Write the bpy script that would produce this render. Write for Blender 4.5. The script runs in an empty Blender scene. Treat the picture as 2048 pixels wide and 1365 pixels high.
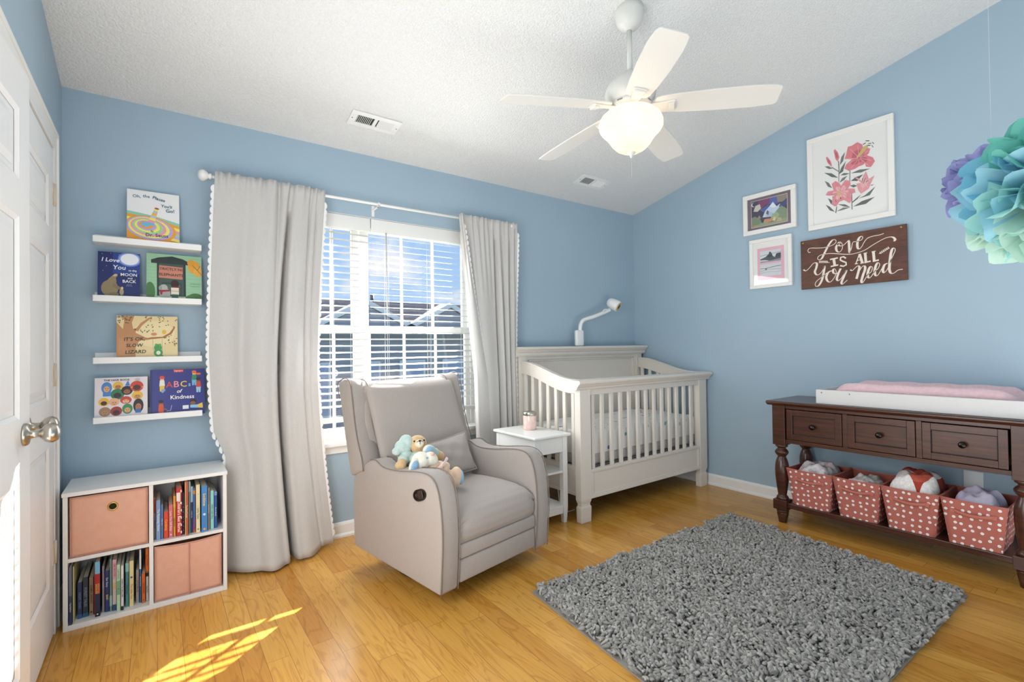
import bpy, bmesh, math, random
from mathutils import Vector, Matrix
import numpy as np
random.seed(7)
PI = math.pi
SC = bpy.context.scene
COL = SC.collection

# ------------------------------------------------------------ camera
YAW, PITCH, ROLL, FPX = math.radians(36.1737), math.radians(.6581), math.radians(-.7232), 973.586
def _cam():
    right = Vector((math.cos(YAW), -math.sin(YAW), 0)); fwd = Vector((math.sin(YAW), math.cos(YAW), 0)); up = Vector((0, 0, 1))
    f2 = fwd*math.cos(PITCH) + up*math.sin(PITCH); u2 = up*math.cos(PITCH) - fwd*math.sin(PITCH)
    r3 = right*math.cos(ROLL) + u2*math.sin(ROLL); u3 = u2*math.cos(ROLL) - right*math.sin(ROLL)
    cd = bpy.data.cameras.new('camera'); cd.sensor_width = 36; cd.sensor_fit = 'HORIZONTAL'
    cd.lens = FPX/2048*36; cd.clip_start = .02; cd.clip_end = 500
    co = bpy.data.objects.new('camera', cd); COL.objects.link(co)
    m = Matrix((r3, u3, -f2)).transposed().to_4x4(); m.translation = Vector((0, 0, 1.18))
    co.matrix_world = m
    SC.camera = co
_cam()

# ------------------------------------------------------------ view and exposure
SC.view_settings.view_transform = 'Standard'
SC.view_settings.look = 'None'
SC.view_settings.gamma = 1
SC.view_settings.use_curve_mapping = False
SC.view_settings.exposure = 0.0

# ------------------------------------------------------------ sky
def _world():
    w = bpy.data.worlds.new('sky'); SC.world = w; w.use_nodes = True
    nt = w.node_tree; N = nt.nodes; L = nt.links; N.clear()
    out = N.new('ShaderNodeOutputWorld'); bg = N.new('ShaderNodeBackground')
    tc = N.new('ShaderNodeTexCoord'); sep = N.new('ShaderNodeSeparateXYZ')
    L.new(tc.outputs['Generated'], sep.inputs[0])
    ramp = N.new('ShaderNodeValToRGB')
    e = ramp.color_ramp.elements
    e[0].position = 0.0; e[0].color = (.50, .72, 1.0, 1)
    e[1].position = .55; e[1].color = (.22, .46, .92, 1)
    L.new(sep.outputs['Z'], ramp.inputs[0])
    mp = N.new('ShaderNodeMapping'); mp.inputs['Scale'].default_value = (5, 5, 11)
    mp.inputs['Location'].default_value = (1.35, .2, .9)
    L.new(tc.outputs['Generated'], mp.inputs[0])
    no = N.new('ShaderNodeTexNoise'); no.inputs['Scale'].default_value = 1.1
    no.inputs['Detail'].default_value = 7; no.inputs['Roughness'].default_value = .55
    L.new(mp.outputs[0], no.inputs['Vector'])
    cr = N.new('ShaderNodeValToRGB'); c = cr.color_ramp.elements
    c[0].position = .52; c[0].color = (0, 0, 0, 1); c[1].position = .68; c[1].color = (1, 1, 1, 1)
    L.new(no.outputs['Fac'], cr.inputs[0])
    mx = N.new('ShaderNodeMix'); mx.data_type = 'RGBA'
    L.new(cr.outputs[0], mx.inputs[0]); L.new(ramp.outputs[0], mx.inputs[6]); mx.inputs[7].default_value = (1.0, 1.0, 1.0, 1)
    L.new(mx.outputs[2], bg.inputs['Color']); bg.inputs['Strength'].default_value = 1.0
    L.new(bg.outputs[0], out.inputs[0])
_world()

# ------------------------------------------------------------ sun and added fill lamps
def _sun():
    l = bpy.data.lights.new('sun', 'SUN'); l.energy = 31.0; l.angle = math.radians(.5); l.color = (1, .965, .93)
    o = bpy.data.objects.new('sun', l); COL.objects.link(o)
    d = Vector((1.2, 1.0, .857)).normalized()
    o.rotation_euler = d.to_track_quat('Z', 'Y').to_euler(); o.location = d*12
def area(name, loc, target, sx, sy, power, color=(1, 1, 1)):
    l = bpy.data.lights.new(name, 'AREA'); l.shape = 'RECTANGLE'; l.size = sx; l.size_y = sy; l.energy = power; l.color = color
    o = bpy.data.objects.new(name, l); COL.objects.link(o); o.location = loc
    o.rotation_euler = (Vector(loc) - Vector(target)).to_track_quat('Z', 'Y').to_euler()
    return o
_sun()
area('front_fill', (.9, -2.4, 2.3), (2.2, 3.0, 1.9), 1.8, 1.6, 9, (.96, .985, 1))  # added lamp near the unseen front wall, general fill into the room
area('door_side_fill', (-.29, 1.22, 1.15), (3.0, 1.75, 1.12), 1.15, 1.5, 40, (.95, .98, 1))  # unseen area lamp standing in for sunlight bounced from the closet door
area('floor_up_fill', (1.65, -.65, .12), (1.75, -.35, 3.2), 3.6, 3.3, 90, (.94, .975, 1))  # added upward lamp just above the floor, brightens ceiling and walls
area('sill_up_fill', (1.30, 2.96, .95), (1.3, 2.2, 2.6), .95, .22, 2.5, (.97, .985, 1))  # added lamp by the sill, aimed up to lift the ceiling
area('window_fill', (1.30, 3.03, 1.35), (1.5, .6, .9), .9, 1.3, 20, (.93, .97, 1))  # added lamp on the room side of the blinds, boosts window light
area('outside_fill', (1.17, 3.34, 1.7), (1.3, .6, .9), 1.4, 1.2, 4, (.93, .97, 1))  # added area lamp outside the glass, strengthens the light coming in

# ------------------------------------------------------------ helpers: colour and materials
def lin(h):
    h = h.lstrip('#')
    v = [int(h[i:i+2], 16)/255 for i in (0, 2, 4)]
    return tuple(x/12.92 if x <= .04045 else ((x+.055)/1.055)**2.4 for x in v) + (1,)
MATS = {}
def mat(name, col, rough=.5, metal=0, bump=None, mix=None, spec=.5, sheen=0, emit=None, coat=0):
    """plain procedural material; bump=(scale,strength,dist); mix=(hex,scale,contrast)"""
    if name in MATS: return MATS[name]
    m = bpy.data.materials.new(name); m.use_nodes = True
    nt = m.node_tree; N = nt.nodes; L = nt.links
    b = N['Principled BSDF']
    b.inputs['Base Color'].default_value = lin(col); b.inputs['Roughness'].default_value = rough
    b.inputs['Metallic'].default_value = metal; b.inputs['Specular IOR Level'].default_value = spec
    if sheen: b.inputs['Sheen Weight'].default_value = sheen
    if coat: b.inputs['Coat Weight'].default_value = coat
    tc = N.new('ShaderNodeTexCoord')
    if emit: b.inputs['Emission Color'].default_value = lin(emit[0]); b.inputs['Emission Strength'].default_value = emit[1]
    if mix:
        n = N.new('ShaderNodeTexNoise'); n.inputs['Scale'].default_value = mix[1]; n.inputs['Detail'].default_value = 4
        L.new(tc.outputs['Object'], n.inputs['Vector'])
        r = N.new('ShaderNodeValToRGB'); r.color_ramp.elements[0].position = .5-mix[2]/2; r.color_ramp.elements[1].position = .5+mix[2]/2
        r.color_ramp.elements[0].color = lin(col); r.color_ramp.elements[1].color = lin(mix[0])
        L.new(n.outputs['Fac'], r.inputs[0]); L.new(r.outputs[0], b.inputs['Base Color'])
    if bump:
        n = N.new('ShaderNodeTexNoise'); n.inputs['Scale'].default_value = bump[0]; n.inputs['Detail'].default_value = 3
        L.new(tc.outputs['Object'], n.inputs['Vector'])
        bp = N.new('ShaderNodeBump'); bp.inputs['Strength'].default_value = bump[1]; bp.inputs['Distance'].default_value = bump[2]
        L.new(n.outputs['Fac'], bp.inputs['Height']); L.new(bp.outputs[0], b.inputs['Normal'])
    MATS[name] = m
    return m
def flat(col, rough=.5):
    return mat('paint_'+col.lstrip('#').lower(), col, rough)

class Nodes:
    """small node-graph writer"""
    def __init__(s, name):
        s.m = bpy.data.materials.new(name); s.m.use_nodes = True; s.nt = s.m.node_tree
        s.N = s.nt.nodes; s.L = s.nt.links; s.b = s.N['Principled BSDF']; s.out = s.N['Material Output']
    def n(s, t, **kw):
        x = s.N.new(t)
        for k, v in kw.items(): setattr(x, k, v)
        return x
    def math(s, op, a, b=None, c=None):
        x = s.n('ShaderNodeMath', operation=op)
        for i, v in enumerate((a, b, c)):
            if v is None: continue
            if isinstance(v, (int, float)): x.inputs[i].default_value = v
            else: s.L.new(v, x.inputs[i])
        return x.outputs[0]
    def ramp(s, fac, stops):
        r = s.n('ShaderNodeValToRGB'); e = r.color_ramp.elements
        while len(e) < len(stops): e.new(.5)
        for i, (p, c) in enumerate(stops): e[i].position = p; e[i].color = lin(c) if isinstance(c, str) else c
        s.L.new(fac, r.inputs[0]); return r.outputs[0]
    def mixc(s, fac, a, b, blend='MIX'):
        x = s.n('ShaderNodeMix', data_type='RGBA', blend_type=blend)
        for i, v in ((0, fac), (6, a), (7, b)):
            if isinstance(v, (int, float)): x.inputs[i].default_value = v
            elif isinstance(v, (tuple, str)): x.inputs[i].default_value = lin(v) if isinstance(v, str) else v
            else: s.L.new(v, x.inputs[i])
        return x.outputs[2]
    def bump(s, h, strength, dist):
        x = s.n('ShaderNodeBump'); x.inputs['Strength'].default_value = strength; x.inputs['Distance'].default_value = dist
        s.L.new(h, x.inputs['Height']); s.L.new(x.outputs[0], s.b.inputs['Normal'])
    def coord(s, kind='Object', scale=None, rot=None):
        tc = s.n('ShaderNodeTexCoord'); o = tc.outputs[kind]
        if scale or rot:
            mp = s.n('ShaderNodeMapping')
            if scale: mp.inputs['Scale'].default_value = scale
            if rot: mp.inputs['Rotation'].default_value = rot
            s.L.new(o, mp.inputs[0]); o = mp.outputs[0]
        return o
    def noise(s, vec, scale, detail=3, rough=.5, dist=0):
        x = s.n('ShaderNodeTexNoise'); x.inputs['Scale'].default_value = scale; x.inputs['Detail'].default_value = detail
        x.inputs['Roughness'].default_value = rough; x.inputs['Distortion'].default_value = dist
        s.L.new(vec, x.inputs['Vector']); return x.outputs['Fac']

# ------------------------------------------------------------ helpers: meshes
class MB:
    def __init__(s): s.bm = bmesh.new(); s.mi = 0
    def _new(s, n0, smooth=None):
        s.bm.faces.ensure_lookup_table()
        for f in s.bm.faces[n0:]:
            f.material_index = s.mi
            if smooth is not None: f.smooth = smooth
    def face(s, pts, smooth=False):
        n = len(s.bm.faces); s.bm.faces.new([s.bm.verts.new(p) for p in pts]); s._new(n, smooth); return s
    def box(s, x0, x1, y0, y1, z0, z1, M=None):
        n = len(s.bm.faces)
        P = [Vector((x, y, z)) for x in (x0, x1) for y in (y0, y1) for z in (z0, z1)]
        if M is not None: P = [M @ p for p in P]
        v = [s.bm.verts.new(p) for p in P]
        for q in ((0, 1, 3, 2), (4, 6, 7, 5), (0, 4, 5, 1), (2, 3, 7, 6), (0, 2, 6, 4), (1, 5, 7, 3)):
            s.bm.faces.new([v[i] for i in q])
        s._new(n); return s
    def taper(s, a, b, M=None):
        """frustum between two rectangles (x0,x1,y0,y1,z)"""
        n = len(s.bm.faces); P = []
        for (x0, x1, y0, y1, z) in (a, b): P += [Vector((x0, y0, z)), Vector((x1, y0, z)), Vector((x1, y1, z)), Vector((x0, y1, z))]
        if M is not None: P = [M @ p for p in P]
        v = [s.bm.verts.new(p) for p in P]
        s.bm.faces.new([v[3], v[2], v[1], v[0]]); s.bm.faces.new(v[4:8])
        for i in range(4): s.bm.faces.new([v[i], v[(i+1) % 4], v[4+(i+1) % 4], v[4+i]])
        s._new(n); return s
    def prism(s, poly, f, t0, t1, smooth=None):
        """poly of 2d points; f(a,b,t)->3d; extruded from t0 to t1"""
        n = len(s.bm.faces)
        A = [s.bm.verts.new(f(a, b, t0)) for a, b in poly]; B = [s.bm.verts.new(f(a, b, t1)) for a, b in poly]
        s.bm.faces.new(A); s.bm.faces.new(B[::-1]); k = len(poly)
        for i in range(k): s.bm.faces.new([A[i], B[i], B[(i+1) % k], A[(i+1) % k]])
        s._new(n, smooth); return s
    def tube(s, pts, r, n=8, closed=False, smooth=True, flat_=1.0):
        n0 = len(s.bm.faces); pts = [Vector(p) for p in pts]; K = len(pts); rings = []
        up = Vector((0, 0, 1)); prev = None
        for i, p in enumerate(pts):
            if closed: t = pts[(i+1) % K]-pts[i-1]
            else: t = pts[min(i+1, K-1)]-pts[max(i-1, 0)]
            if t.length < 1e-9: t = Vector((0, 0, 1))
            t.normalize()
            if prev is None:
                a = t.cross(up if abs(t.z) < .9 else Vector((1, 0, 0)))
            else: a = prev - t*prev.dot(t)
            a.normalize(); prev = a; b = t.cross(a)
            rr = r[i] if isinstance(r, (list, tuple)) else r
            rings.append([s.bm.verts.new(p + (a*math.cos(2*PI*j/n) + b*math.sin(2*PI*j/n)*flat_)*rr) for j in range(n)])
        for i in range(K if closed else K-1):
            A = rings[i]; B = rings[(i+1) % K]
            for j in range(n): s.bm.faces.new([A[j], A[(j+1) % n], B[(j+1) % n], B[j]])
        s._new(n0, smooth)
        if not closed:
            n1 = len(s.bm.faces); s.bm.faces.new(rings[0][::-1]); s.bm.faces.new(rings[-1]); s._new(n1, False)
        return s
    def lathe(s, prof, c=(0, 0, 0), n=24, smooth=True, M=None, close=True):
        n0 = len(s.bm.faces); rings = []
        for r, z in prof:
            ring = []
            for j in range(n):
                p = Vector((r*math.cos(2*PI*j/n), r*math.sin(2*PI*j/n), z))
                if M is not None: p = M @ p
                ring.append(s.bm.verts.new(p + Vector(c)))
            rings.append(ring)
        for A, B in zip(rings, rings[1:]):
            for j in range(n): s.bm.faces.new([A[j], A[(j+1) % n], B[(j+1) % n], B[j]])
        s._new(n0, smooth)
        if close:
            n1 = len(s.bm.faces); s.bm.faces.new(rings[0][::-1]); s.bm.faces.new(rings[-1]); s._new(n1, False)
        return s
    def ball(s, c, r, n=16, M=None):
        n0 = len(s.bm.faces); r = (r, r, r) if isinstance(r, (int, float)) else r
        T = Matrix.Translation(Vector(c)) @ (M.to_4x4() if M is not None else Matrix()) @ Matrix.Diagonal((*r, 1))
        bmesh.ops.create_uvsphere(s.bm, u_segments=n, v_segments=max(6, n//2+2), radius=1, matrix=T)
        s._new(n0, True); return s
    def grid(s, f, nu, nv, smooth=True):
        n0 = len(s.bm.faces)
        V = [[s.bm.verts.new(f(i/nu, j/nv)) for j in range(nv+1)] for i in range(nu+1)]
        for i in range(nu):
            for j in range(nv): s.bm.faces.new([V[i][j], V[i+1][j], V[i+1][j+1], V[i][j+1]])
        s._new(n0, smooth); return s
    def rbox(s, x0, x1, y0, y1, z0, z1, r=.02, M=None, seg=3):
        """box with rounded edges"""
        b = bmesh.new()
        T = Matrix.Translation(((x0+x1)/2, (y0+y1)/2, (z0+z1)/2)) @ Matrix.Diagonal((x1-x0, y1-y0, z1-z0, 1))
        bmesh.ops.create_cube(b, size=1, matrix=T)
        bmesh.ops.bevel(b, geom=list(b.edges), offset=r, segments=seg, profile=.5, affect='EDGES')
        s.merge(b, M, True); return s
    def merge(s, b, M=None, smooth=None):
        n0 = len(s.bm.faces); mp = {}
        for v in b.verts: mp[v] = s.bm.verts.new(M @ v.co if M is not None else v.co)
        for f in b.faces:
            try: s.bm.faces.new([mp[v] for v in f.verts])
            except ValueError: pass
        b.free(); s._new(n0, smooth); return s
    def build(s, name, m, parent=None, bevel=0, smooth=None, mods=(), keep_origin=False, seg=2):
        bm = s.bm
        bmesh.ops.recalc_face_normals(bm, faces=list(bm.faces))
        uv = bm.loops.layers.uv.new('UVMap')
        for f in bm.faces:
            a = [abs(x) for x in f.normal]; k = a.index(max(a))
            i, j = ((1, 2), (0, 2), (0, 1))[k]
            for l in f.loops: l[uv].uv = (l.vert.co[i], l.vert.co[j])
        if smooth is not None:
            for f in bm.faces: f.smooth = smooth
        if parent is not None: org = ROOT[parent.name].inverted(); off = None
        else:
            if keep_origin or not bm.verts: off = Vector((0, 0, 0))
            else:
                xs = [v.co.x for v in bm.verts]; ys = [v.co.y for v in bm.verts]; zs = [v.co.z for v in bm.verts]
                off = Vector(((min(xs)+max(xs))/2, (min(ys)+max(ys))/2, min(zs)))
            org = Matrix.Translation(-off)
        bm.transform(org)
        me = bpy.data.meshes.new(name); bm.to_mesh(me); bm.free()
        for x in (m if isinstance(m, (list, tuple)) else [m]): me.materials.append(x)
        o = bpy.data.objects.new(name, me); COL.objects.link(o)
        if parent is not None: o.parent = parent; ROOT[o.name] = ROOT[parent.name]
        else: o.location = off; ROOT[o.name] = Matrix.Translation(off)
        if bevel:
            b = o.modifiers.new('bevel', 'BEVEL'); b.width = bevel; b.segments = seg; b.limit_method = 'ANGLE'; b.angle_limit = math.radians(35)
        for t, kw in mods:
            md = o.modifiers.new(t.lower(), t)
            for k, v in kw.items(): setattr(md, k, v)
        return o
ROOT = {}
def tag(o, label=None, cat=None, group=None, kind=None):
    if label: o['label'] = label
    if cat: o['category'] = cat
    if group: o['group'] = group
    if kind: o['kind'] = kind
    return o
def thing(name, label, cat, loc=(0, 0, 0), rz=0, group=None):
    o = bpy.data.objects.new(name, None); COL.objects.link(o); o.empty_display_size = .1
    o.location = loc; o.rotation_euler = (0, 0, rz)
    ROOT[o.name] = Matrix.Translation(loc) @ Matrix.Rotation(rz, 4, 'Z')
    return tag(o, label, cat, group)
def struct(o): o['kind'] = 'structure'; return o
def copy_tree(o, parent=None):
    c = o.copy(); COL.objects.link(c)
    if parent is not None: c.parent = parent
    for ch in list(o.children): copy_tree(ch, c)
    return c
SUBD = lambda n: ('SUBSURF', dict(levels=n, render_levels=n))
SOLID = lambda t, off=0: ('SOLIDIFY', dict(thickness=t, offset=off))

def text_mesh(body, size, align='CENTER', shear=0, extrude=.0004, space=1.0, bold=0):
    cu = bpy.data.curves.new('t', 'FONT'); cu.body = body; cu.size = size; cu.align_x = align; cu.align_y = 'CENTER'
    cu.extrude = extrude; cu.shear = shear; cu.resolution_u = 2; cu.space_character = space; cu.offset = bold
    ob = bpy.data.objects.new('t', cu); COL.objects.link(ob)
    bpy.context.view_layer.update()
    me = bpy.data.meshes.new_from_object(ob.evaluated_get(bpy.context.evaluated_depsgraph_get()))
    b = bmesh.new(); b.from_mesh(me)
    bpy.data.objects.remove(ob); bpy.data.curves.remove(cu); bpy.data.meshes.remove(me)
    return b
def frame_matrix(o, u, v):
    u = Vector(u).normalized(); v = Vector(v).normalized(); n = u.cross(v)
    m = Matrix((u, v, n)).transposed().to_4x4(); m.translation = Vector(o); return m

def decal(parent, F, shapes, names=('picture', 'lettering'), t=.0003, clip=None, tsc=1.0):
    """flat printed shapes on the plane of frame F (u right, v up, n out).
    ('p',hex,[(u,v)..]) ('d',hex,u,v,ru,rv[,rot]) ('r',hex,u0,u1,v0,v1) ('s',hex,width,[(u,v)..]) ('t',hex,text,u,v,size[,rot,shear])"""
    lay = []; bbs = []
    for sh in shapes:
        if sh[0] == 'p': us = [p[0] for p in sh[2]]; vs_ = [p[1] for p in sh[2]]
        elif sh[0] == 'r': us = sh[2:4]; vs_ = sh[4:6]
        elif sh[0] == 'd': q = max(sh[4], sh[5]); us = [sh[2]-q, sh[2]+q]; vs_ = [sh[3]-q, sh[3]+q]
        elif sh[0] == 's': us = [p[0] for p in sh[3]]; vs_ = [p[1] for p in sh[3]]
        else: q = sh[5]*.35*len(sh[2]); us = [sh[3]-q, sh[3]+q]; vs_ = [sh[4]-q, sh[4]+q]
        bb = (min(us), max(us), min(vs_), max(vs_))
        k = 1
        for b_, l_ in zip(bbs, lay):
            if bb[0] < b_[1] and bb[1] > b_[0] and bb[2] < b_[3] and bb[3] > b_[2]: k = max(k, l_+1)
        bbs.append(bb); lay.append(k)
    t = min(.00022, .0026/max(lay+[1]))
    for kinds, nm in (('pdrs', names[0]), ('t', names[1])):
        mb = MB(); mm = []
        for sh, k in zip(shapes, lay):
            if sh[0] not in kinds: continue
            c = flat(sh[1], .45)
            if c not in mm: mm.append(c)
            mb.mi = mm.index(c); h = .0003 + t*k
            if sh[0] == 'p': polys = [sh[2]]
            elif sh[0] == 'r': polys = [[(sh[2], sh[4]), (sh[3], sh[4]), (sh[3], sh[5]), (sh[2], sh[5])]]
            elif sh[0] == 'd':
                ro = sh[6] if len(sh) > 6 else 0; polys = [[]]
                for j in range(20):
                    a, b = sh[4]*math.cos(2*PI*j/20), sh[5]*math.sin(2*PI*j/20)
                    polys[0].append((sh[2]+a*math.cos(ro)-b*math.sin(ro), sh[3]+a*math.sin(ro)+b*math.cos(ro)))
            elif sh[0] == 's':
                polys = [ribbon(sh[3], sh[2])]
            if sh[0] == 't':
                b = text_mesh(sh[2], sh[5]*tsc, shear=sh[7] if len(sh) > 7 else 0, extrude=.0002, bold=sh[5]*.012)
                ro = sh[6] if len(sh) > 6 else 0
                MB().merge(b, F @ Matrix.Translation((sh[3], sh[4], h)) @ Matrix.Rotation(ro, 4, 'Z')).build(nm, c, parent)
                continue
            for pl in polys:
                if clip: pl = [(min(max(u, 0), clip[0]), min(max(v, 0), clip[1])) for u, v in pl]
                n0 = len(mb.bm.faces)
                vs = [mb.bm.verts.new(F @ Vector((u, v, h))) for u, v in pl]
                f = mb.bm.faces.new(vs)
                mb._new(n0)
        if mm and kinds != 't':
            mb.bm.normal_update()
            bmesh.ops.triangulate(mb.bm, faces=[f for f in mb.bm.faces if len(f.verts) > 4])
            mb.build(nm, mm, parent)
def ribbon(pts, w):
    L = []; R = []; K = len(pts)
    for i, p in enumerate(pts):
        a = pts[max(i-1, 0)]; b = pts[min(i+1, K-1)]; dx, dy = b[0]-a[0], b[1]-a[1]; l = math.hypot(dx, dy) or 1
        ww = (w[i] if isinstance(w, (list, tuple)) else w)/2
        L.append((p[0]-dy/l*ww, p[1]+dx/l*ww)); R.append((p[0]+dy/l*ww, p[1]-dx/l*ww))
    return L + R[::-1]
def smooth_path(pts, n=4):
    out = []; K = len(pts)
    for i in range(K-1):
        p0, p1, p2, p3 = (pts[max(i-1, 0)], pts[i], pts[i+1], pts[min(i+2, K-1)])
        for j in range(n):
            t = j/n
            out.append(tuple(.5*(2*b + (c-a)*t + (2*a-5*b+4*c-d)*t*t + (3*b-a-3*c+d)*t**3) for a, b, c, d in zip(p0, p1, p2, p3)))
    out.append(tuple(pts[-1])); return out
def rz_m(a, c=(0, 0, 0)): return Matrix.Translation(c) @ Matrix.Rotation(a, 4, 'Z') @ Matrix.Translation(-Vector(c))

# ------------------------------------------------------------ room materials
def m_wall():
    g = Nodes('blue_wall_paint'); v = g.coord()
    c = g.ramp(g.noise(v, 1.3, 3), [(.3, '#A2B8C7'), (.7, '#A6BCCB')])
    g.L.new(c, g.b.inputs['Base Color']); g.b.inputs['Roughness'].default_value = .55
    g.b.inputs['Specular IOR Level'].default_value = .35
    g.bump(g.noise(v, 260, 2), .12, .002); return g.m
def m_ceiling():
    g = Nodes('popcorn_ceiling'); v = g.coord()
    vo = g.n('ShaderNodeTexVoronoi'); vo.inputs['Scale'].default_value = 95; g.L.new(v, vo.inputs['Vector'])
    n = g.noise(v, 130, 4, .7); h = g.math('ADD', g.math('MULTIPLY', vo.outputs['Distance'], -.7), n)
    g.L.new(g.ramp(n, [(.3, '#E2E2E0'), (.7, '#F0F0EE')]), g.b.inputs['Base Color'])
    g.b.inputs['Roughness'].default_value = .95; g.bump(h, .55, .012); return g.m
def m_floor():
    g = Nodes('oak_strip_floor'); v = g.coord()
    sp = g.n('ShaderNodeSeparateXYZ'); g.L.new(v, sp.inputs[0]); X, Y = sp.outputs[0], sp.outputs[1]
    W, LN = .083, 1.05
    row = g.math('FLOOR', g.math('DIVIDE', X, W)); fx = g.math('FRACT', g.math('DIVIDE', X, W))
    def wn(a, b=None):
        c = g.n('ShaderNodeCombineXYZ'); g.L.new(a, c.inputs[0])
        if b is not None: g.L.new(b, c.inputs[1])
        w = g.n('ShaderNodeTexWhiteNoise', noise_dimensions='2D'); g.L.new(c.outputs[0], w.inputs['Vector']); return w.outputs['Value']
    yy = g.math('ADD', g.math('DIVIDE', Y, LN), g.math('MULTIPLY', wn(row), 7.3))
    col = g.math('FLOOR', yy); fy = g.math('FRACT', yy); rid = wn(row, col)
    base = g.ramp(rid, [(0, '#C48A38'), (.35, '#CE9742'), (.7, '#D8A24C'), (1, '#BE8232')])
    cb = g.n('ShaderNodeCombineXYZ'); g.L.new(g.math('MULTIPLY', X, 9), cb.inputs[0]); g.L.new(g.math('MULTIPLY', Y, 1.3), cb.inputs[1]); g.L.new(g.math('MULTIPLY', rid, 40), cb.inputs[2])
    n1 = g.noise(cb.outputs[0], 1.6, 2, .5, .6)
    rings = g.math('SINE', g.math('MULTIPLY', n1, 46))
    gr = g.ramp(g.math('ADD', g.math('MULTIPLY', rings, .5), .5), [(0, (.74, .66, .55, 1)), (.18, (.95, .93, .90, 1)), (.5, (1, 1, 1, 1))])
    cf = g.n('ShaderNodeCombineXYZ'); g.L.new(g.math('MULTIPLY', X, 170), cf.inputs[0]); g.L.new(g.math('MULTIPLY', Y, 5), cf.inputs[1]); g.L.new(rid, cf.inputs[2])
    fine = g.ramp(g.noise(cf.outputs[0], 1, 2), [(.3, (.86, .83, .78, 1)), (.6, (1, 1, 1, 1))])
    c = g.mixc(.6, base, gr, 'MULTIPLY'); c = g.mixc(.7, c, fine, 'MULTIPLY')
    e = g.math('MINIMUM', fx, g.math('SUBTRACT', 1, fx)); e2 = g.math('MULTIPLY', g.math('MINIMUM', fy, g.math('SUBTRACT', 1, fy)), LN/W)
    seam = g.math('LESS_THAN', g.math('MINIMUM', e, e2), .012)
    c = g.mixc(g.math('MULTIPLY', seam, .55), c, '#5A3616')
    g.L.new(c, g.b.inputs['Base Color']); g.b.inputs['Roughness'].default_value = .24
    g.b.inputs['Specular IOR Level'].default_value = .45
    g.bump(g.math('SUBTRACT', g.math('MULTIPLY', n1, .25), seam), .12, .002); return g.m
WALL, CEIL, FLOOR = m_wall(), m_ceiling(), m_floor()
WHITE = mat('white_trim_paint', '#EDECE8', .35)
DOORW = mat('white_door_paint', '#F0EFEE', .38)
VINYL = mat('white_vinyl', '#F2F2F0', .35)
STEEL = mat('brushed_nickel', '#B9B3A8', .28, 1)
BLACKM = mat('black_metal', '#131212', .4)
XR, XL, YB, YF, ZB, SL = 3.767, -.36, 3.122, -2.6, 2.449, .2354
zc = lambda y: ZB + SL*(YB-y)

# ------------------------------------------------------------ shell
struct(MB().box(XL-.12, XR+.12, YF-.12, YB+.16, -.08, 0).build('floor', FLOOR, keep_origin=True))
struct(MB().prism([(YF-.12, zc(YF-.12)), (YB+.16, zc(YB+.16)), (YB+.16, zc(YB+.16)+.1), (YF-.12, zc(YF-.12)+.1)], lambda a, b, t: Vector((t, a, b)), XL-.12, XR+.12).build('ceiling', CEIL, keep_origin=True))
side = [(YF, 0), (YB+.16, 0), (YB+.16, zc(YB+.16)), (YF, zc(YF))]
struct(MB().prism(side, lambda a, b, t: Vector((t, a, b)), XR, XR+.12).build('wall_right', WALL, keep_origin=True))
struct(MB().prism(side, lambda a, b, t: Vector((t, a, b)), XL-.12, XL).build('wall_left', WALL, keep_origin=True))
struct(MB().box(XL, XR, YF-.12, YF, 0, zc(YF)).build('wall_front', WALL, keep_origin=True))
WX0, WX1, WZ0, WZ1 = .60, 1.975, .597, 2.04
b = MB()
b.box(XL, WX0, YB, YB+.16, 0, ZB); b.box(WX1, XR, YB, YB+.16, 0, ZB); b.box(WX0, WX1, YB, YB+.16, 0, WZ0); b.box(WX0, WX1, YB, YB+.16, WZ1, ZB)
struct(b.build('wall_back', WALL, keep_origin=True))

def baseboard(name, f, L0, L1):
    prof = [(0, 0), (.022, 0), (.022, .012), (.016, .022), (.0135, .024), (.0135, .075), (.009, .088), (.006, .092), (0, .092)]
    struct(MB().prism(prof, f, L0, L1).build(name, WHITE, keep_origin=True))
baseboard('baseboard_back', lambda a, b, t: Vector((t, YB-a, b)), XL, XR)
baseboard('baseboard_right', lambda a, b, t: Vector((XR-a, t, b)), YF, YB-.022)
baseboard('baseboard_left', lambda a, b, t: Vector((XL+a, t, b)), 2.87, YB-.022)

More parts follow.
